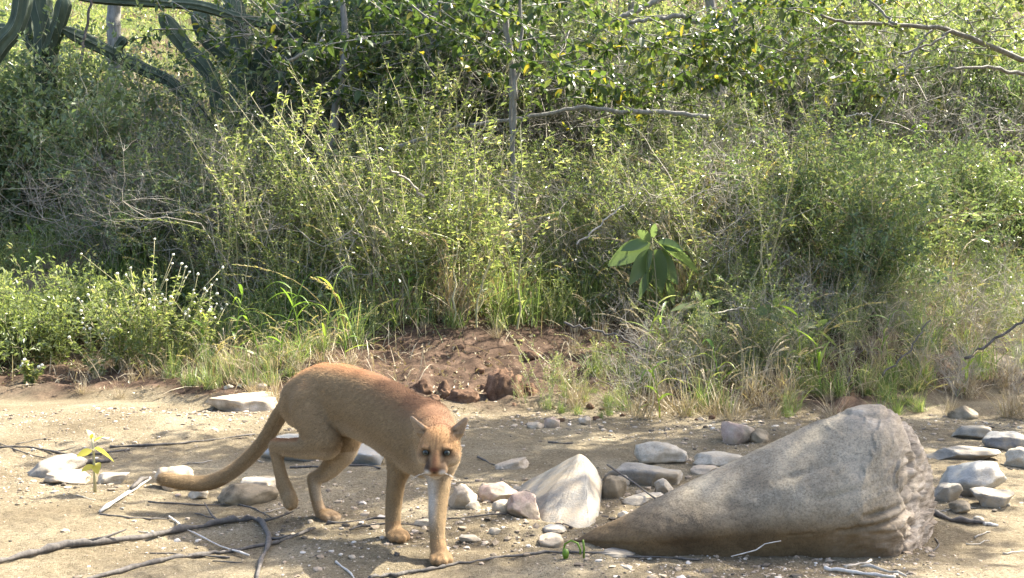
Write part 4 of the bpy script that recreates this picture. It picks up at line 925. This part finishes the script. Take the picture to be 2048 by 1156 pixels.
def plant(kind, px, py, h, lean=0):
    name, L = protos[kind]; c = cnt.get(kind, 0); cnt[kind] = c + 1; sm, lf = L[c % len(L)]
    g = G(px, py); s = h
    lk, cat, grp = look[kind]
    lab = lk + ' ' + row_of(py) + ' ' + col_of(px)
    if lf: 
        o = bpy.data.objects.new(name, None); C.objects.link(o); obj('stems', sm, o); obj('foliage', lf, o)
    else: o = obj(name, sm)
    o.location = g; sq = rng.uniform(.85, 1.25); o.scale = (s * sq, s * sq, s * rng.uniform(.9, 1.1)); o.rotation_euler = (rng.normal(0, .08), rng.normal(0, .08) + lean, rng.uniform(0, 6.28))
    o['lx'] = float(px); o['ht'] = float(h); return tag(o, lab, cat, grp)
placed = []
def zone(kind, n, x0, x1, ya, yb, h0, h1):
    for _ in range(n):
        for t in range(30):
            x, y = rng.uniform(x0, x1), rng.uniform(ya, yb)
            if all((x - a) ** 2 + (2.2 * (y - b)) ** 2 > 26 ** 2 for a, b, k in placed if k == kind): break
        placed.append((x, y, kind)); plant(kind, x, y, rng.uniform(h0, h1))
zone('shrub', 16, -80, 250, 425, 480, 1.7, 2.2); zone('shrub', 6, -60, 260, 350, 425, 1.2, 1.6); zone('grass', 6, -20, 200, 520, 580, .35, .6)
zone('shrubf', 16, -60, 290, 680, 745, .48, .66); zone('herb', 6, 60, 300, 640, 700, .3, .45); zone('shrub', 5, 250, 430, 500, 560, .8, 1.3)
zone('dry', 14, 200, 460, 440, 560, 1.1, 1.6); zone('dry', 10, 300, 900, 300, 440, 1.0, 1.5)
zone('herb', 34, 330, 960, 520, 650, 1.2, 1.9); zone('herb', 16, 350, 1000, 400, 520, 1.2, 1.8); zone('herb', 14, 1000, 1400, 440, 600, .9, 1.5)
zone('shrubg', 10, 560, 1000, 400, 600, .8, 1.3); zone('shrub', 8, 480, 1050, 380, 560, .8, 1.2)
zone('shrubg', 14, 950, 1500, 380, 610, .9, 1.4); zone('dry', 22, 900, 1500, 320, 600, .8, 1.5); zone('broad', 16, 760, 1550, 300, 480, 1.2, 1.9)
zone('shrub', 15, 1400, 2120, 470, 650, 1.0, 1.5); zone('shrubg', 12, 1480, 2100, 380, 640, .8, 1.4); zone('herb', 18, 1400, 2090, 430, 650, .9, 1.4)
zone('dry', 28, 1450, 2090, 300, 480, 1.0, 1.5); zone('dry', 16, 1400, 2090, 600, 760, .4, .8); zone('broad', 14, 1500, 2090, 330, 520, 1.0, 1.5)
zone('grass', 24, 150, 800, 560, 700, .7, 1.3); zone('grass', 16, 330, 660, 700, 780, .4, .8); zone('grass', 36, 1180, 2080, 560, 760, .6, 1.2); zone('grass', 22, 1240, 1850, 750, 840, .3, .6)
zone('grass', 16, 800, 1300, 500, 640, .6, 1.2); zone('grass', 16, 400, 2000, 420, 560, 1.2, 1.9)
zone('straw', 18, 150, 620, 700, 800, .35, .7); zone('straw', 30, 1080, 2060, 650, 850, .4, .8); zone('straw', 24, 420, 2050, 450, 640, 1.2, 1.9); zone('straw', 8, 520, 1150, 630, 690, .35, .6)
zone('herb', 12, 1100, 2040, 660, 810, .3, .55); zone('broad', 8, 880, 1300, 500, 610, .45, .75)
zone('shrubg', 26, 450, 2090, 255, 350, 1.7, 2.5); zone('shrub', 24, 600, 2090, 250, 350, 1.7, 2.5); zone('broad', 18, 700, 2090, 260, 380, 1.7, 2.5); zone('dry', 34, 500, 2080, 280, 420, 1.6, 2.4)
zone('grass', 64, 230, 1500, 440, 650, 1.1, 2.0); zone('straw', 50, 300, 2060, 440, 650, 1.1, 2.0); zone('grass', 20, 1300, 2080, 440, 640, .9, 1.5); zone('dry', 20, 400, 1700, 460, 620, .9, 1.5)
zone('grass', 16, 380, 640, 640, 760, .5, 1.0); zone('grass', 12, 640, 1250, 620, 665, .4, .8); zone('straw', 22, 200, 700, 660, 770, .4, .8); zone('herb', 6, 640, 1250, 620, 680, .3, .5); zone('herb', 8, 1000, 1260, 760, 830, .2, .3); zone('dry', 22, 1250, 2080, 640, 800, .3, .6); zone('straw', 40, 1250, 2080, 650, 850, .5, 1.0); zone('grass', 26, 1250, 2080, 640, 830, .5, .9); zone('grass', 14, 1060, 1260, 770, 845, .2, .35); zone('shrubg', 12, 1300, 2080, 640, 760, .4, .7)

zone('vine', 8, 1780, 2070, 430, 520, 1.0, 1.4); zone('vine', 4, 1650, 1800, 330, 420, 1.2, 1.6); zone('vine', 5, 980, 1300, 560, 610, .5, .7)

# broad bladed grasses, sapling, white flowered weeds, seedling
def reed_grass(px, py, h_px, lab, seed, n=7, bl=.30, wd=.028):
    r = np.random.default_rng(seed); g = G(px, py); h = h_px * g[1] / F; lf = MB(); t = np.linspace(0, 1, 9); a = r.uniform(0, 6.28); e = r.uniform(.1, .35)
    pts = np.stack([math.cos(a) * e * h * t ** 2, math.sin(a) * e * h * t ** 2, h * t - .02], 1) + r.normal(0, .004, (9, 3)); tube(lf, pts, np.linspace(.006, .003, 9), 5, .7)
    tt = np.linspace(.2, .98, n); pos = np.stack([np.interp(tt, t, pts[:, c]) for c in range(3)], 1); ps = np.arange(n) * math.pi + r.normal(0, .5, n) + a
    d = np.stack([np.cos(ps), np.sin(ps) * .6, r.uniform(.5, 1.3, n)], 1)
    blades(lf, pos, d, bl * r.uniform(.6, 1.2, n), wd * r.uniform(.7, 1.1, n), r.uniform(.3, 1.0, n), .4 + r.normal(0, .25, n), 8, 'grass', 0., .15)
    return tag(obj('broad_bladed_grass', lf.mesh('broad_bladed_grass', M['broadgrass']), loc=g), lab, 'grass', 'broad bladed bright grasses')
for k, (x, y, hh, lab) in enumerate([(520, 735, 130, 'above the puma tail bend'), (560, 745, 190, 'just left of the puma rump'), (648, 735, 190, 'right behind the puma rump top'), (600, 720, 150, 'between the tail bend and rump'),
    (690, 720, 100, 'right of the puma rump'), (470, 720, 140, 'above the long tan slab'), (790, 660, 90, 'above the puma back'), (820, 650, 120, 'above the puma shoulder'), (1090, 600, 70, 'above the round clay clod'),
    (1000, 600, 60, 'on top of the red bank'), (1320, 835, 120, 'at the sand edge below the sapling'), (1290, 740, 140, 'growing tight below the big leaved sapling'), (1312, 735, 110, 'below right of the big leaved sapling'), (1440, 800, 110, 'above the pinkish round stone'),
    (1640, 790, 110, 'above the boulder slope'), (1600, 770, 150, 'high above the boulder slope'), (1760, 740, 120, 'above the boulder top'), (1930, 790, 80, 'above the brown stone at right'), (400, 740, 120, 'left of the long tan slab'),
    (60, 560, 110, 'on the left sand pocket'), (1120, 590, 80, 'left of the big leaved sapling')]):
    reed_grass(x, y, hh, 'bright broad bladed grass ' + lab, 500 + k, 7, .30 if y > 700 else .26)
def big_leaf_plant(name, base, stem, leaves, lab, cat, mat='leafblue', seed=1, wr=.48, dz=0.):
    r = np.random.default_rng(seed); g = G(*base); D = g[1] + dz; q = [g] + [P(a, b, D) for a, b in stem]; q = np.array(q) - g
    sm, lf = MB(), MB(); tube(sm, q, np.linspace(.009, .004, len(q)), 6)
    A_ = np.array([P(a, b, D) - g + [0, r.uniform(-.03, .03), 0] for a, b, c, d in leaves]); B_ = np.array([P(c, d, D) - g + [0, r.uniform(-.10, .05), 0] for a, b, c, d in leaves])
    for a in A_: i = np.argmin(np.linalg.norm(q - a, axis=1)); tube(sm, [q[i], (q[i] + a) / 2 + [0, 0, .01], a], [.003, .002, .0015], 4)
    L = np.linalg.norm(B_ - A_, axis=1); n = len(A_)
    blades(lf, A_, (B_ - A_) / L[:, None] + [0, 0, .18], L, L * wr, .2, .45 + r.normal(0, .14, n), 8, 'oval', r.normal(1.0, .5, n), .18)
    o = bpy.data.objects.new(name, None); C.objects.link(o); o.location = g; obj('stem', sm.mesh('stem', M['stem']), o); obj('leaves', lf.mesh('leaves', M[mat]), o)
    return tag(o, lab, cat)
big_leaf_plant('sapling', (1312, 680), [(1314, 620), (1312, 560), (1306, 500), (1304, 474)],
   [(1306, 478, 1342, 520), (1322, 490, 1390, 542), (1300, 488, 1222, 528), (1298, 495, 1296, 580), (1318, 500, 1322, 572), (1296, 486, 1244, 500), (1304, 476, 1310, 440), (1302, 500, 1262, 560), (1310, 500, 1350, 560), (1300, 482, 1270, 455), (1316, 484, 1362, 500), (1335, 560, 1346, 604), (1304, 540, 1282, 590)],
   'big leaved sapling with drooping oval leaves standing on the bank above the pointed rock', 'sapling', 'bigleaf', 3)
big_leaf_plant('young_tree', (1400, 720), [(1398, 660), (1396, 610)], [(1398, 605, 1422, 665), (1392, 612, 1342, 622), (1396, 610, 1376, 650), (1400, 600, 1392, 578), (1402, 612, 1446, 600)], 'small big leaved plant right below the big leaved sapling', 'plant', 'bigleaf', 4)
big_leaf_plant('young_tree', (1545, 720), [(1548, 670), (1546, 620)], [(1546, 618, 1546, 660), (1546, 618, 1580, 640), (1546, 616, 1506, 628), (1548, 612, 1552, 590)], 'small plant with four big leaves above the middle of the boulder slope', 'plant', 'bigleaf', 5)
big_leaf_plant('young_tree', (1640, 740), [(1640, 700), (1632, 660)], [(1632, 660, 1610, 700), (1632, 660, 1668, 690), (1634, 655, 1600, 650), (1634, 655, 1655, 635)], 'small dark big leaved plant above the upper boulder slope', 'plant', 'bigleaf', 6)
big_leaf_plant('seedling', (190, 985), [(189, 940), (187, 905), (184, 870)], [(186, 880, 168, 856), (186, 884, 208, 872), (188, 898, 230, 920), (186, 900, 162, 908), (189, 930, 172, 938), (189, 928, 204, 942), (186, 876, 190, 862)], 'yellow green seedling with pointed leaves growing from the sand at left', 'seedling', 'yseed', 7)
def ball_weed(px, py, h_px, seed, lab, nb=9):
    r = np.random.default_rng(seed); g = G(px, py); h = h_px * g[1] / F; sm, lf, fl = MB(), MB(), MB(); bm = bmesh.new(); bmesh.ops.create_icosphere(bm, subdivisions=2, radius=1); bv = np.array([v.co[:] for v in bm.verts]); bt = np.array([[v.index for v in f.verts] for f in bm.faces]); bm.free()
    heads = []
    for k in range(nb):
        a = r.uniform(0, 6.28); e = r.uniform(.15, .9); n = 8; t = np.linspace(0, 1, n); hh = h * r.uniform(.55, 1.05)
        pts = np.stack([math.cos(a) * e * t * hh, math.sin(a) * e * t * hh * .6, hh * t ** .9 - .02], 1) + r.normal(0, .006, (n, 3)); tube(sm, pts, np.linspace(.004, .002, n), 4, .7)
        ends = [pts[-1]]
        for q in range(1):
            b = pts[r.integers(3, 6)]; e_ = b + np.array([r.normal(0, .1), r.normal(0, .08), r.uniform(.1, .22)]) * (h / .5); tube(sm, [b, (b + e_) / 2, e_], [.003, .002, .0015], 4, .7); ends.append(e_)
        heads += ends
        m = 90; tt = r.uniform(.02, .9, m); pos = np.stack([np.interp(tt, t, pts[:, c]) for c in range(3)], 1); ps = r.uniform(0, 6.28, m); L = r.uniform(.025, .065, m)
        leaf4(lf, pos, np.stack([np.cos(ps), np.sin(ps), r.uniform(-.1, .8, m)], 1), rdir(r, m, 1.2), L, L * .42, .55 + r.normal(0, .2, m))
    o = bpy.data.objects.new('white_flowered_weed', None); C.objects.link(o); o.location = g; obj('stems', sm.mesh('stems', M['stem']), o); obj('foliage', lf.mesh('foliage', M['herb'], False), o); fl.add(bv * .0125 * (1 + .12 * r.normal(0, 1, (len(bv), 1))), None, bt); me = fl.mesh('flower_head', M['white'])
    for e_ in heads: f_ = obj('flower_head', me, o, e_); f_.scale = (r.uniform(.7, 1.15),) * 3
    return tag(o, lab, 'weed', 'weeds with round white flower heads')
for k, (x, y, hh, lab) in enumerate([(300, 750, 320, 'tallest weed with round white flower heads left of the long tan slab'), (240, 745, 180, 'white flowered weed left of the tallest one'), (350, 740, 230, 'white flowered weed right of the tallest one'),
    (200, 760, 130, 'low white flowered weed at the sand edge above the yellow seedling'), (400, 730, 190, 'rightmost white flowered weed above the puma tail'), (60, 765, 70, 'small white flowered weed at the sand edge on the far left'), (120, 730, 140, 'white flowered weed in front of the far left shrubs')]):
    ball_weed(x, y, hh * .86, 700 + k, lab, 8 if hh > 150 else 4)
mbs = MB(); g = G(1132, 1118)
for q in ([(1132, 1118), (1127, 1100), (1130, 1088), (1142, 1081), (1155, 1086), (1161, 1100), (1160, 1108)], [(1168, 1118), (1168, 1096), (1166, 1080)]): tube(mbs, np.array([P(a, b, g[1]) for a, b in q]) - g, .004, 6, .6)
tube(mbs, np.array([P(1132, 1116, g[1]), P(1131, 1106, g[1] - .02), P(1131, 1098, g[1] - .02)]) - g, [.010, .014, .008], 8, .5)
tag(obj('sprout', mbs.mesh('sprout', M['broadgrass']), loc=g), 'pale curled sprout hooked over the sand left of the boulder', 'sprout')

# ---------------------------------------------------------------- cacti
def ribbed(mb, rb, pts, rad, ribs=7):
    pts = np.array(pts, float); m = len(pts); t = np.linspace(0, m - 1, (m - 1) * 6 + 1); i = np.clip(t.astype(int), 0, m - 2); u = (t - i)[:, None]
    p0 = pts[np.maximum(i - 1, 0)]; p1 = pts[i]; p2 = pts[i + 1]; p3_ = pts[np.minimum(i + 2, m - 1)]
    c = .5 * (2 * p1 + (p2 - p0) * u + (2 * p0 - 5 * p1 + 4 * p2 - p3_) * u ** 2 + (3 * p1 - p0 - 3 * p2 + p3_) * u ** 3)
    k = np.linspace(0, 1, len(c)); r = rad * np.minimum(1, np.sqrt(np.clip((1.02 - k) * 9, 0, 1))) * (1 + .06 * np.sin(k * 17))
    tg = nrm(np.gradient(c, axis=0)); ref = np.array([.2, .95, .1]); U = nrm(np.cross(tg, ref)); Vv = np.cross(tg, U)
    n = ribs * 6; an = np.arange(n) * 2 * math.pi / n; rr = .78 + .22 * np.abs(np.cos(an * ribs / 2)) ** 1.5
    W = c[:, None] + (r[:, None] * rr[None])[..., None] * (np.cos(an)[None, :, None] * U[:, None] + np.sin(an)[None, :, None] * Vv[:, None])
    a = np.arange(len(c) - 1)[:, None] * n; j = np.arange(n)[None]; kx = (j + 1) % n
    mb.add(W, np.stack([a + j, a + kx, a + n + kx, a + n + j], -1)); 
    mb.add(np.concatenate([W[-1], c[-1:] + tg[-1:] * rad * .2]), None, [[q, (q + 1) % n, n] for q in range(n)])
    for q in range(ribs):
        an_ = q * 2 * math.pi / ribs; ln = c + (r * 1.0)[:, None] * (math.cos(an_) * U + math.sin(an_) * Vv); tube(rb, ln, .0028, 3, .5, False)
def cactus(name, lab, limbs, base):
    g = G(*base); o = bpy.data.objects.new(name, None); C.objects.link(o); o.location = g; tag(o, lab, 'cactus')
    for pts, wd, ds in limbs:
        ds = np.interp(np.linspace(0, 1, len(pts)), np.linspace(0, 1, len(ds)), ds) + 1.3; mb, rb = MB(), MB()
        ribbed(mb, rb, [P(a, b, d) - g for (a, b), d in zip(pts, ds)], wd / 2 * ds.mean() / F * 1.08)
        l_ = obj('limb', mb.mesh('limb', M['cactus']), o); obj('spine_ridges', rb.mesh('spine_ridges', M['cactusrib']), l_)
cactus('cactus', 'dark curved columnar cactus limb at the top left corner', [([(-60, 300), (-40, 170), (0, 92), (30, 55), (44, 10), (48, -60)], 34, [13.2, 13.2])], (-60, 500))
cactus('cactus', 'upright pale green columnar cactus with side arms near the top left corner', [([(88, 420), (90, 250), (92, 120), (90, 60), (80, 10), (76, -50)], 42, [14, 14]), ([(98, 105), (108, 75), (120, 40), (130, -5)], 28, [13.9, 13.7]), ([(84, 110), (64, 90), (56, 50), (60, 5)], 24, [14.1, 14.2]), ([(86, 90), (40, 62), (-10, 60)], 24, [14.2, 14.4])], (88, 430))
cactus('cactus', 'leaning cactus limb reaching left between the thin black stem and the grey trunk', [([(420, 260), (350, 172), (290, 140), (232, 110), (180, 84), (124, 57)], 24, [14.2, 13.8]), ([(240, 115), (236, 95), (250, 76)], 18, [13.9, 13.8])], (430, 440))
cactus('cactus', 'large dark clump of crossing cactus limbs at the top left of centre', [([(470, 420), (478, 250), (480, 130), (474, 60), (462, -10)], 40, [14, 14]), ([(440, 230), (420, 150), (372, 95), (322, 30)], 30, [14, 14]),
  ([(500, 250), (520, 130), (548, 70), (596, -10)], 34, [14.1, 14]), ([(520, 250), (560, 125), (610, 60), (665, 0)], 30, [14.2, 14.1]), ([(560, 52), (480, 36), (400, 12), (300, 4), (150, -6)], 20, [13.8, 13.4]),
  ([(520, 170), (440, 100), (405, 60), (400, 20)], 34, [14.3, 14.3]), ([(560, 40), (620, 46), (700, 76)], 16, [13.8, 13.6]), ([(540, 190), (600, 120), (640, 95)], 26, [14, 13.8])], (480, 430))

# ---------------------------------------------------------------- trees, limbs and the fallen trunk
def limb(mb, pts, r_px, ds, out=None):
    ds = np.interp(np.linspace(0, 1, len(pts)), np.linspace(0, 1, len(ds)), ds); W = np.array([P(a, b, d) for (a, b), d in zip(pts, ds)])
    k = np.linspace(0, 1, len(pts)); kk = np.linspace(0, 1, len(pts) * 5); W = np.stack([np.interp(kk, k, W[:, c]) for c in range(3)], 1) + np.random.default_rng(len(pts)).normal(0, .008, (len(kk), 3))
    tube(mb, W, np.interp(kk, [0, 1], r_px) * ds.mean() / F, 8)
def crown(mb, lf, r, base, H, rad, nl, leafL, trunk_r, lean=(0, 0), first=.4, lv=3, mains=8, flat=.5):
    """a real tree: trunk, limbs, and clumps of leaves around the twig ends"""
    base = np.array(base, float); n = 10; t = np.linspace(0, 1, n); tp = base + np.stack([lean[0] * t ** 1.3, lean[1] * t ** 1.3, H * .8 * t], 1) + r.normal(0, .03, (n, 3)) * np.minimum(1, t * 3)[:, None]
    tube(mb, tp, np.linspace(trunk_r, trunk_r * .5, n), 9); out = []
    for k in range(mains):
        f = r.uniform(first, 1) if k else 1.; p = np.array([np.interp(f, t, tp[:, c]) for c in range(3)]); a = k * 2.4 + r.uniform(-.4, .4)
        branchy(r, p, [math.cos(a), math.sin(a), flat * r.uniform(.3, 1.3)], rad * r.uniform(.6, 1.), trunk_r * .45, mb, lv, .22, 4, .1, 7, out, 5)
    P_ = np.array([o[0] for o in out]); D_ = np.array([o[1] for o in out]); i = r.integers(0, len(P_), nl); pos = P_[i] + r.normal(0, .09, (nl, 3))
    L = leafL * r.uniform(.6, 1.3, nl); leaf4(lf, pos, nrm(D_[i] * .4 + rdir(r, nl, -.2)), rdir(r, nl, .9), L, L * .62, .45 + r.normal(0, .2, nl))
def tree(lab, base_px=None, base=None, limbs=None, seed=1, name='tree', leafmt='yleaf', hang=None, **kw):
    r = np.random.default_rng(seed); g = G(*base_px) if base_px else np.array([base[0], base[1], float(hgt(*base))]); tr, lf = MB(), MB()
    if kw: crown(tr, lf, r, g - [0, 0, .1], **kw, mb=None) if False else crown(tr, lf, r, g - [0, 0, .1], **kw)
    tl = []
    for pts, rp, ds in (limbs or []): tl.append(MB()); limb(tl[-1], pts, rp, ds)
    for (x0, x1, ya, yb, d0, d1, n, L0) in (hang or []):
        for q in range(max(3, n // 26)):     # drooping leafy twigs
            x, d = r.uniform(x0, x1), r.uniform(d0, d1); y = r.uniform(ya, yb); a = P(x + r.choice([-1, 1]) * r.uniform(40, 150), y + r.uniform(-110, 30), d + r.normal(0, .3)); b = P(x, y, d); c = (a + b) / 2 + r.normal(0, .06, 3)
            kk = np.linspace(0, 1, 8)[:, None]; pts = (1 - kk) ** 2 * a + 2 * kk * (1 - kk) * c + kk ** 2 * b; tube(tr, pts, np.linspace(.008, .003, 8), 4)
            m = 26; tt = r.uniform(.0, 1, m); pos = np.stack([np.interp(tt, kk[:, 0], pts[:, c_]) for c_ in range(3)], 1) + r.normal(0, .012, (m, 3)); L = L0 * r.uniform(.35, 1.0, m)
            blades(lf, pos, rdir(r, m, 0), L, L * .6, r.uniform(.1, .5, m), .5 + r.normal(0, .25, m), 3, 'leaf', r.normal(.6, .6, m))
    o = bpy.data.objects.new(name, None); C.objects.link(o); o.location = g
    for V in tr.V + [v for q in tl for v in q.V]: V -= g
    for V in lf.V: V -= g
    for k, q in enumerate(tl): nm = 'trunk' if k == 0 else 'bough'; obj(nm, q.mesh(nm, M['bark']), o)
    nm = 'branches' if tl else 'trunk'; obj(nm, tr.mesh(nm, M['bark']), o)
    if lf.n: obj('crown', lf.mesh('crown', M[leafmt], False), o)
    return tag(o, lab, 'tree')
tree('smooth grey tree trunk between the two leaning cacti at the top left', (238, 330), seed=11, limbs=[([(240, 330), (232, 120), (228, 40), (236, -40), (250, -260)], [16, 11], [17, 17])], H=6.5, rad=2.2, nl=5000, leafL=.10, trunk_r=.02, first=.75)
tree('leaning grey tree with leaves hanging at the top centre', (885, 330), seed=12, limbs=[([(890, 330), (866, 90), (842, 30), (822, -30), (790, -200)], [18, 12], [15.5, 15.5]), ([(880, 180), (872, 60), (874, -60)], [7, 5], [15.3, 15.3])], H=7, rad=2.6, nl=6000, leafL=.11, trunk_r=.02, first=.7,
     hang=[(560, 930, 0, 220, 13.2, 15, 1700, .13), (330, 620, 0, 150, 13.2, 13.9, 700, .10)])
tree('slim tree with pale leaning stem just right of the cactus clump', (650, 330), seed=13, limbs=[([(655, 330), (680, 170), (694, 100), (690, 60), (676, -60)], [9, 6], [14.5, 14.5]), ([(694, 100), (740, 92), (780, 86)], [4, 3], [14.4, 14.2])], H=5.5, rad=1.8, nl=2600, leafL=.10, trunk_r=.015, first=.8)
tree('slender tree with several thin stems right of top centre', (1026, 420), seed=14, limbs=[([(1026, 420), (1028, 260), (1030, 150), (1014, 50), (1000, -60)], [5, 5], [12.6, 12.6]), ([(1024, 300), (1018, 100), (1004, 20), (996, -60)], [4, 3], [12.7, 12.7]), ([(1030, 200), (1042, 60), (1040, -60)], [4, 3], [12.5, 12.5])],
     H=4.6, rad=1.7, nl=2600, leafL=.10, trunk_r=.012, first=.85, hang=[(900, 1200, 0, 190, 12, 14, 1500, .12)])
tree('forked grey white tree right of centre at the top edge', (1420, 330), seed=15, limbs=[([(1424, 330), (1444, 110), (1466, 20), (1490, -60)], [16, 12], [16, 16]), ([(1430, 160), (1424, 40), (1416, -60)], [12, 9], [16.1, 16.1]), ([(1200, 52), (1255, 28), (1300, 8), (1360, -20)], [5, 6], [15.6, 15.8]), ([(1250, 45), (1305, 38), (1360, 30), (1430, 60)], [4, 6], [15.7, 15.9])],
     H=7, rad=2.6, nl=6000, leafL=.10, trunk_r=.02, first=.7, hang=[(1160, 1500, 0, 260, 13, 15, 2300, .12), (1460, 1760, 0, 210, 13.5, 15, 1700, .11)])
tree('spreading tree with bare grey boughs reaching in from the top right', (2200, 420), seed=16, limbs=[([(2220, 420), (2210, 160), (2240, -120)], [18, 12], [13.5, 13.5]), ([(2220, 130), (2048, 120), (1900, 60), (1790, 50), (1700, 46), (1640, 30)], [7, 2.5], [13.5, 12.6]), ([(1900, 62), (1860, 90), (1800, 110)], [3, 2], [12.8, 12.6]),
     ([(2210, 190), (2048, 148), (1980, 134), (1900, 136)], [5, 2.5], [13, 12.4]), ([(1790, 50), (1760, 20), (1700, -30)], [3, 2], [12.7, 12.9]), ([(1860, 62), (1830, 100), (1810, 150)], [2.5, 1.5], [12.7, 12.5])], H=6.5, rad=2.6, nl=5000, leafL=.09, trunk_r=.03, first=.7,
     leafmt='herb', hang=[(1680, 2090, 0, 130, 13, 14.5, 1500, .08)])
for k, (x, bx, w_, lab) in enumerate([(1120, 1126, 7, 'thin grey trunk right of top centre behind the hanging leaves'), (1240, 1262, 9, 'grey trunk between the slender tree and the forked tree'), (880, 884, 6, 'thin straight trunk beside the leaning grey tree'), (1580, 1560, 6, 'thin trunk right of the forked tree'), (1700, 1712, 7, 'thin leaning trunk at the top left of the bare boughs'), (740, 752, 6, 'thin trunk left of the leaning grey tree')]):
    tree(lab, (x, 262), seed=30 + k, limbs=[([(x, 262), ((x + bx) / 2 + 4, 120), (bx, 20), (bx + 8, -80)], [w_, w_ * .7], [19.5, 19.5])], H=6, rad=2., nl=3000, leafL=.12, trunk_r=.02, first=.8)
# two trees on the right bank just out of the frame whose open crowns dapple the stream bed
tree('open crowned tree right of the frame whose shade dapples the boulder', base=(5.0, 8.5), seed=21, H=6.4, rad=2.7, nl=17000, leafL=.105, trunk_r=.11, lean=(-1.3, .2), first=.66, mains=11, flat=.35)
tree('open crowned tree right of the frame whose shade dapples the bank', base=(6.6, 11.6), seed=22, H=6.4, rad=2.5, nl=9000, leafL=.105, trunk_r=.10, lean=(-.5, -.2), first=.6, mains=9, flat=.35)
def log(lab, pts, rp, ds, name='fallen_trunk', mat='bark'):
    mb = MB(); limb(mb, pts, rp, ds); o0 = mb.V[0][0].copy()
    for V in mb.V: V -= o0
    return tag(obj(name, mb.mesh(name, M[mat]), loc=o0), lab, 'fallen branch')
log('fallen grey trunk lying across the upper bank above the big leaved sapling', [(940, 250), (1010, 240), (1100, 226), (1170, 214), (1240, 222), (1320, 224), (1420, 232)], [4, 5], [12.9, 12.9])
log('short grey fallen trunk below the long one on the upper bank', [(770, 300), (850, 276), (930, 250)], [5, 4], [13, 12.9])
log('pale bare branch on the lower bank right of the small big leaved plant', [(1416, 628), (1470, 618), (1540, 620)], [2, 1.6], [9.9, 10.1], 'bare_branch', 'twig')
log('broken straw coloured stalk leaning over herbs above the puma back', [(776, 335), (812, 358), (850, 395)], [2, 2.5], [10.6, 10.8], 'bare_branch', 'twig')
log('long grey bare branch slanting up at the right edge of the bank', [(1930, 720), (1985, 680), (2048, 640), (2100, 610)], [3, 2.5], [9.4, 9.5], 'bare_branch', 'darktwig')
log('slanting bare branch pointing to the upper left on the lower bank above the boulder', [(1760, 752), (1820, 700), (1862, 640)], [2, 1.5], [9.3, 9.5], 'bare_branch', 'darktwig')
log('slanting straw stalk in the herbs left of the big leaved sapling', [(1150, 490), (1200, 450), (1250, 410)], [2, 1.5], [10.6, 10.6], 'bare_branch', 'twig')
log('thin brown root lying on the red bank below the sapling', [(1130, 648), (1190, 660), (1240, 672), (1290, 700)], [2.5, 2], [9.9, 9.6], 'bare_branch', 'darktwig')
log('bare white fork branch standing high above the boulder slope', [(1742, 262), (1738, 225), (1716, 228), (1690, 232)], [1.6, 1.2], [11.2, 11.2], 'bare_branch', 'palestick')
log('thin black stem standing upright left of the grey trunk', [(162, 130), (166, 85), (176, 40), (184, -20)], [3, 2.5], [14, 14], 'bare_branch', 'darktwig')
log('pale broken branch in front of the slim leaning tree', [(560, 130), (620, 100), (650, 80)], [4, 2.5], [13.9, 13.9], 'bare_branch', 'twig')
single_out()

# ground cover nobody could count
def cover(name, label, cat, N, ymin, ymax, size, hmax, mat, seed, dens, stalk=False, xw=.6):
    r = np.random.default_rng(seed); D = ymin + (ymax - ymin) * r.random(N); x = (r.random(N) * 2 - 1) * (D * xw)
    s = D - y0f(x); k = (r.random(N) < dens(x, D, s)); x, D = x[k], D[k]; n = len(x); z = hgt(x, D); hh = r.random(n) ** 1.3 * hmax * (.55 + .9 * (vn(p3(x * 1.3, D * 1.3), 7) * .5 + .5))
    pos = np.stack([x, D, z + hh], 1); L = size * r.uniform(.5, 1.4, n); lf = MB(); a = .42 + .22 * vn(p3(x * 2, D * 2), 8) + r.normal(0, .14, n)
    if stalk:
        pos[:, 2] = z; blades(lf, pos, nrm(r.normal(0, .55, (n, 3)) + [0, 0, 1.]), L, .008 * np.ones(n), r.uniform(.1, .7, n), a + .1, 3)
    else: leaf4(lf, pos, rdir(r, n, .2), rdir(r, n, 1.), L, L * .5, a)
    tag(obj(name, lf.mesh(name, M[mat], False)), label, cat, kind='stuff')
bank = lambda x, D, s: np.clip((s - 1.9) / .7, 0, 1) * (1 - np.exp(-((x + 4.9) / 1.6) ** 4 - ((D - 12.3) / .95) ** 4))
cover('undergrowth', 'low leafy undergrowth filling the gaps between the shrubs on the bank', 'undergrowth', 150000, 10, 22, .05, .55, 'leaf', 1, bank)
cover('bank_grass', 'mixed green grass blades between the shrubs', 'grass', 70000, 10, 22, .6, 0, 'grass', 2, bank, True)
cover('hill_grass', 'sunlit yellow green grass on the far hillside', 'grass', 110000, 21, 42, .6, 0, 'grass', 3, lambda x, D, s: np.full(len(x), .9), True)
cover('hill_scrub', 'pale scrub leaves covering the far hillside', 'scrub', 150000, 22, 50, .11, 1.3, 'herb', 4, lambda x, D, s: np.clip(vn(p3(x * .35, D * .35), 66) * 1.6 + .25, .02, 1))
cover('leaf_litter', 'dry fallen leaves and straw bits on the red bank soil', 'leaf litter', 16000, 8.6, 13, .035, .012, 'straw', 5, lambda x, D, s: np.clip((s + .1) / .5, 0, 1) * .8)
cover('fallen_straw', 'flattened dry straw along the bank foot', 'straw', 5200, 8.8, 12.5, .3, 0, 'straw', 6, lambda x, D, s: np.clip((s - .1) / .8, 0, 1) * np.where(np.abs(x - .2) < .9, .15, .8), True)
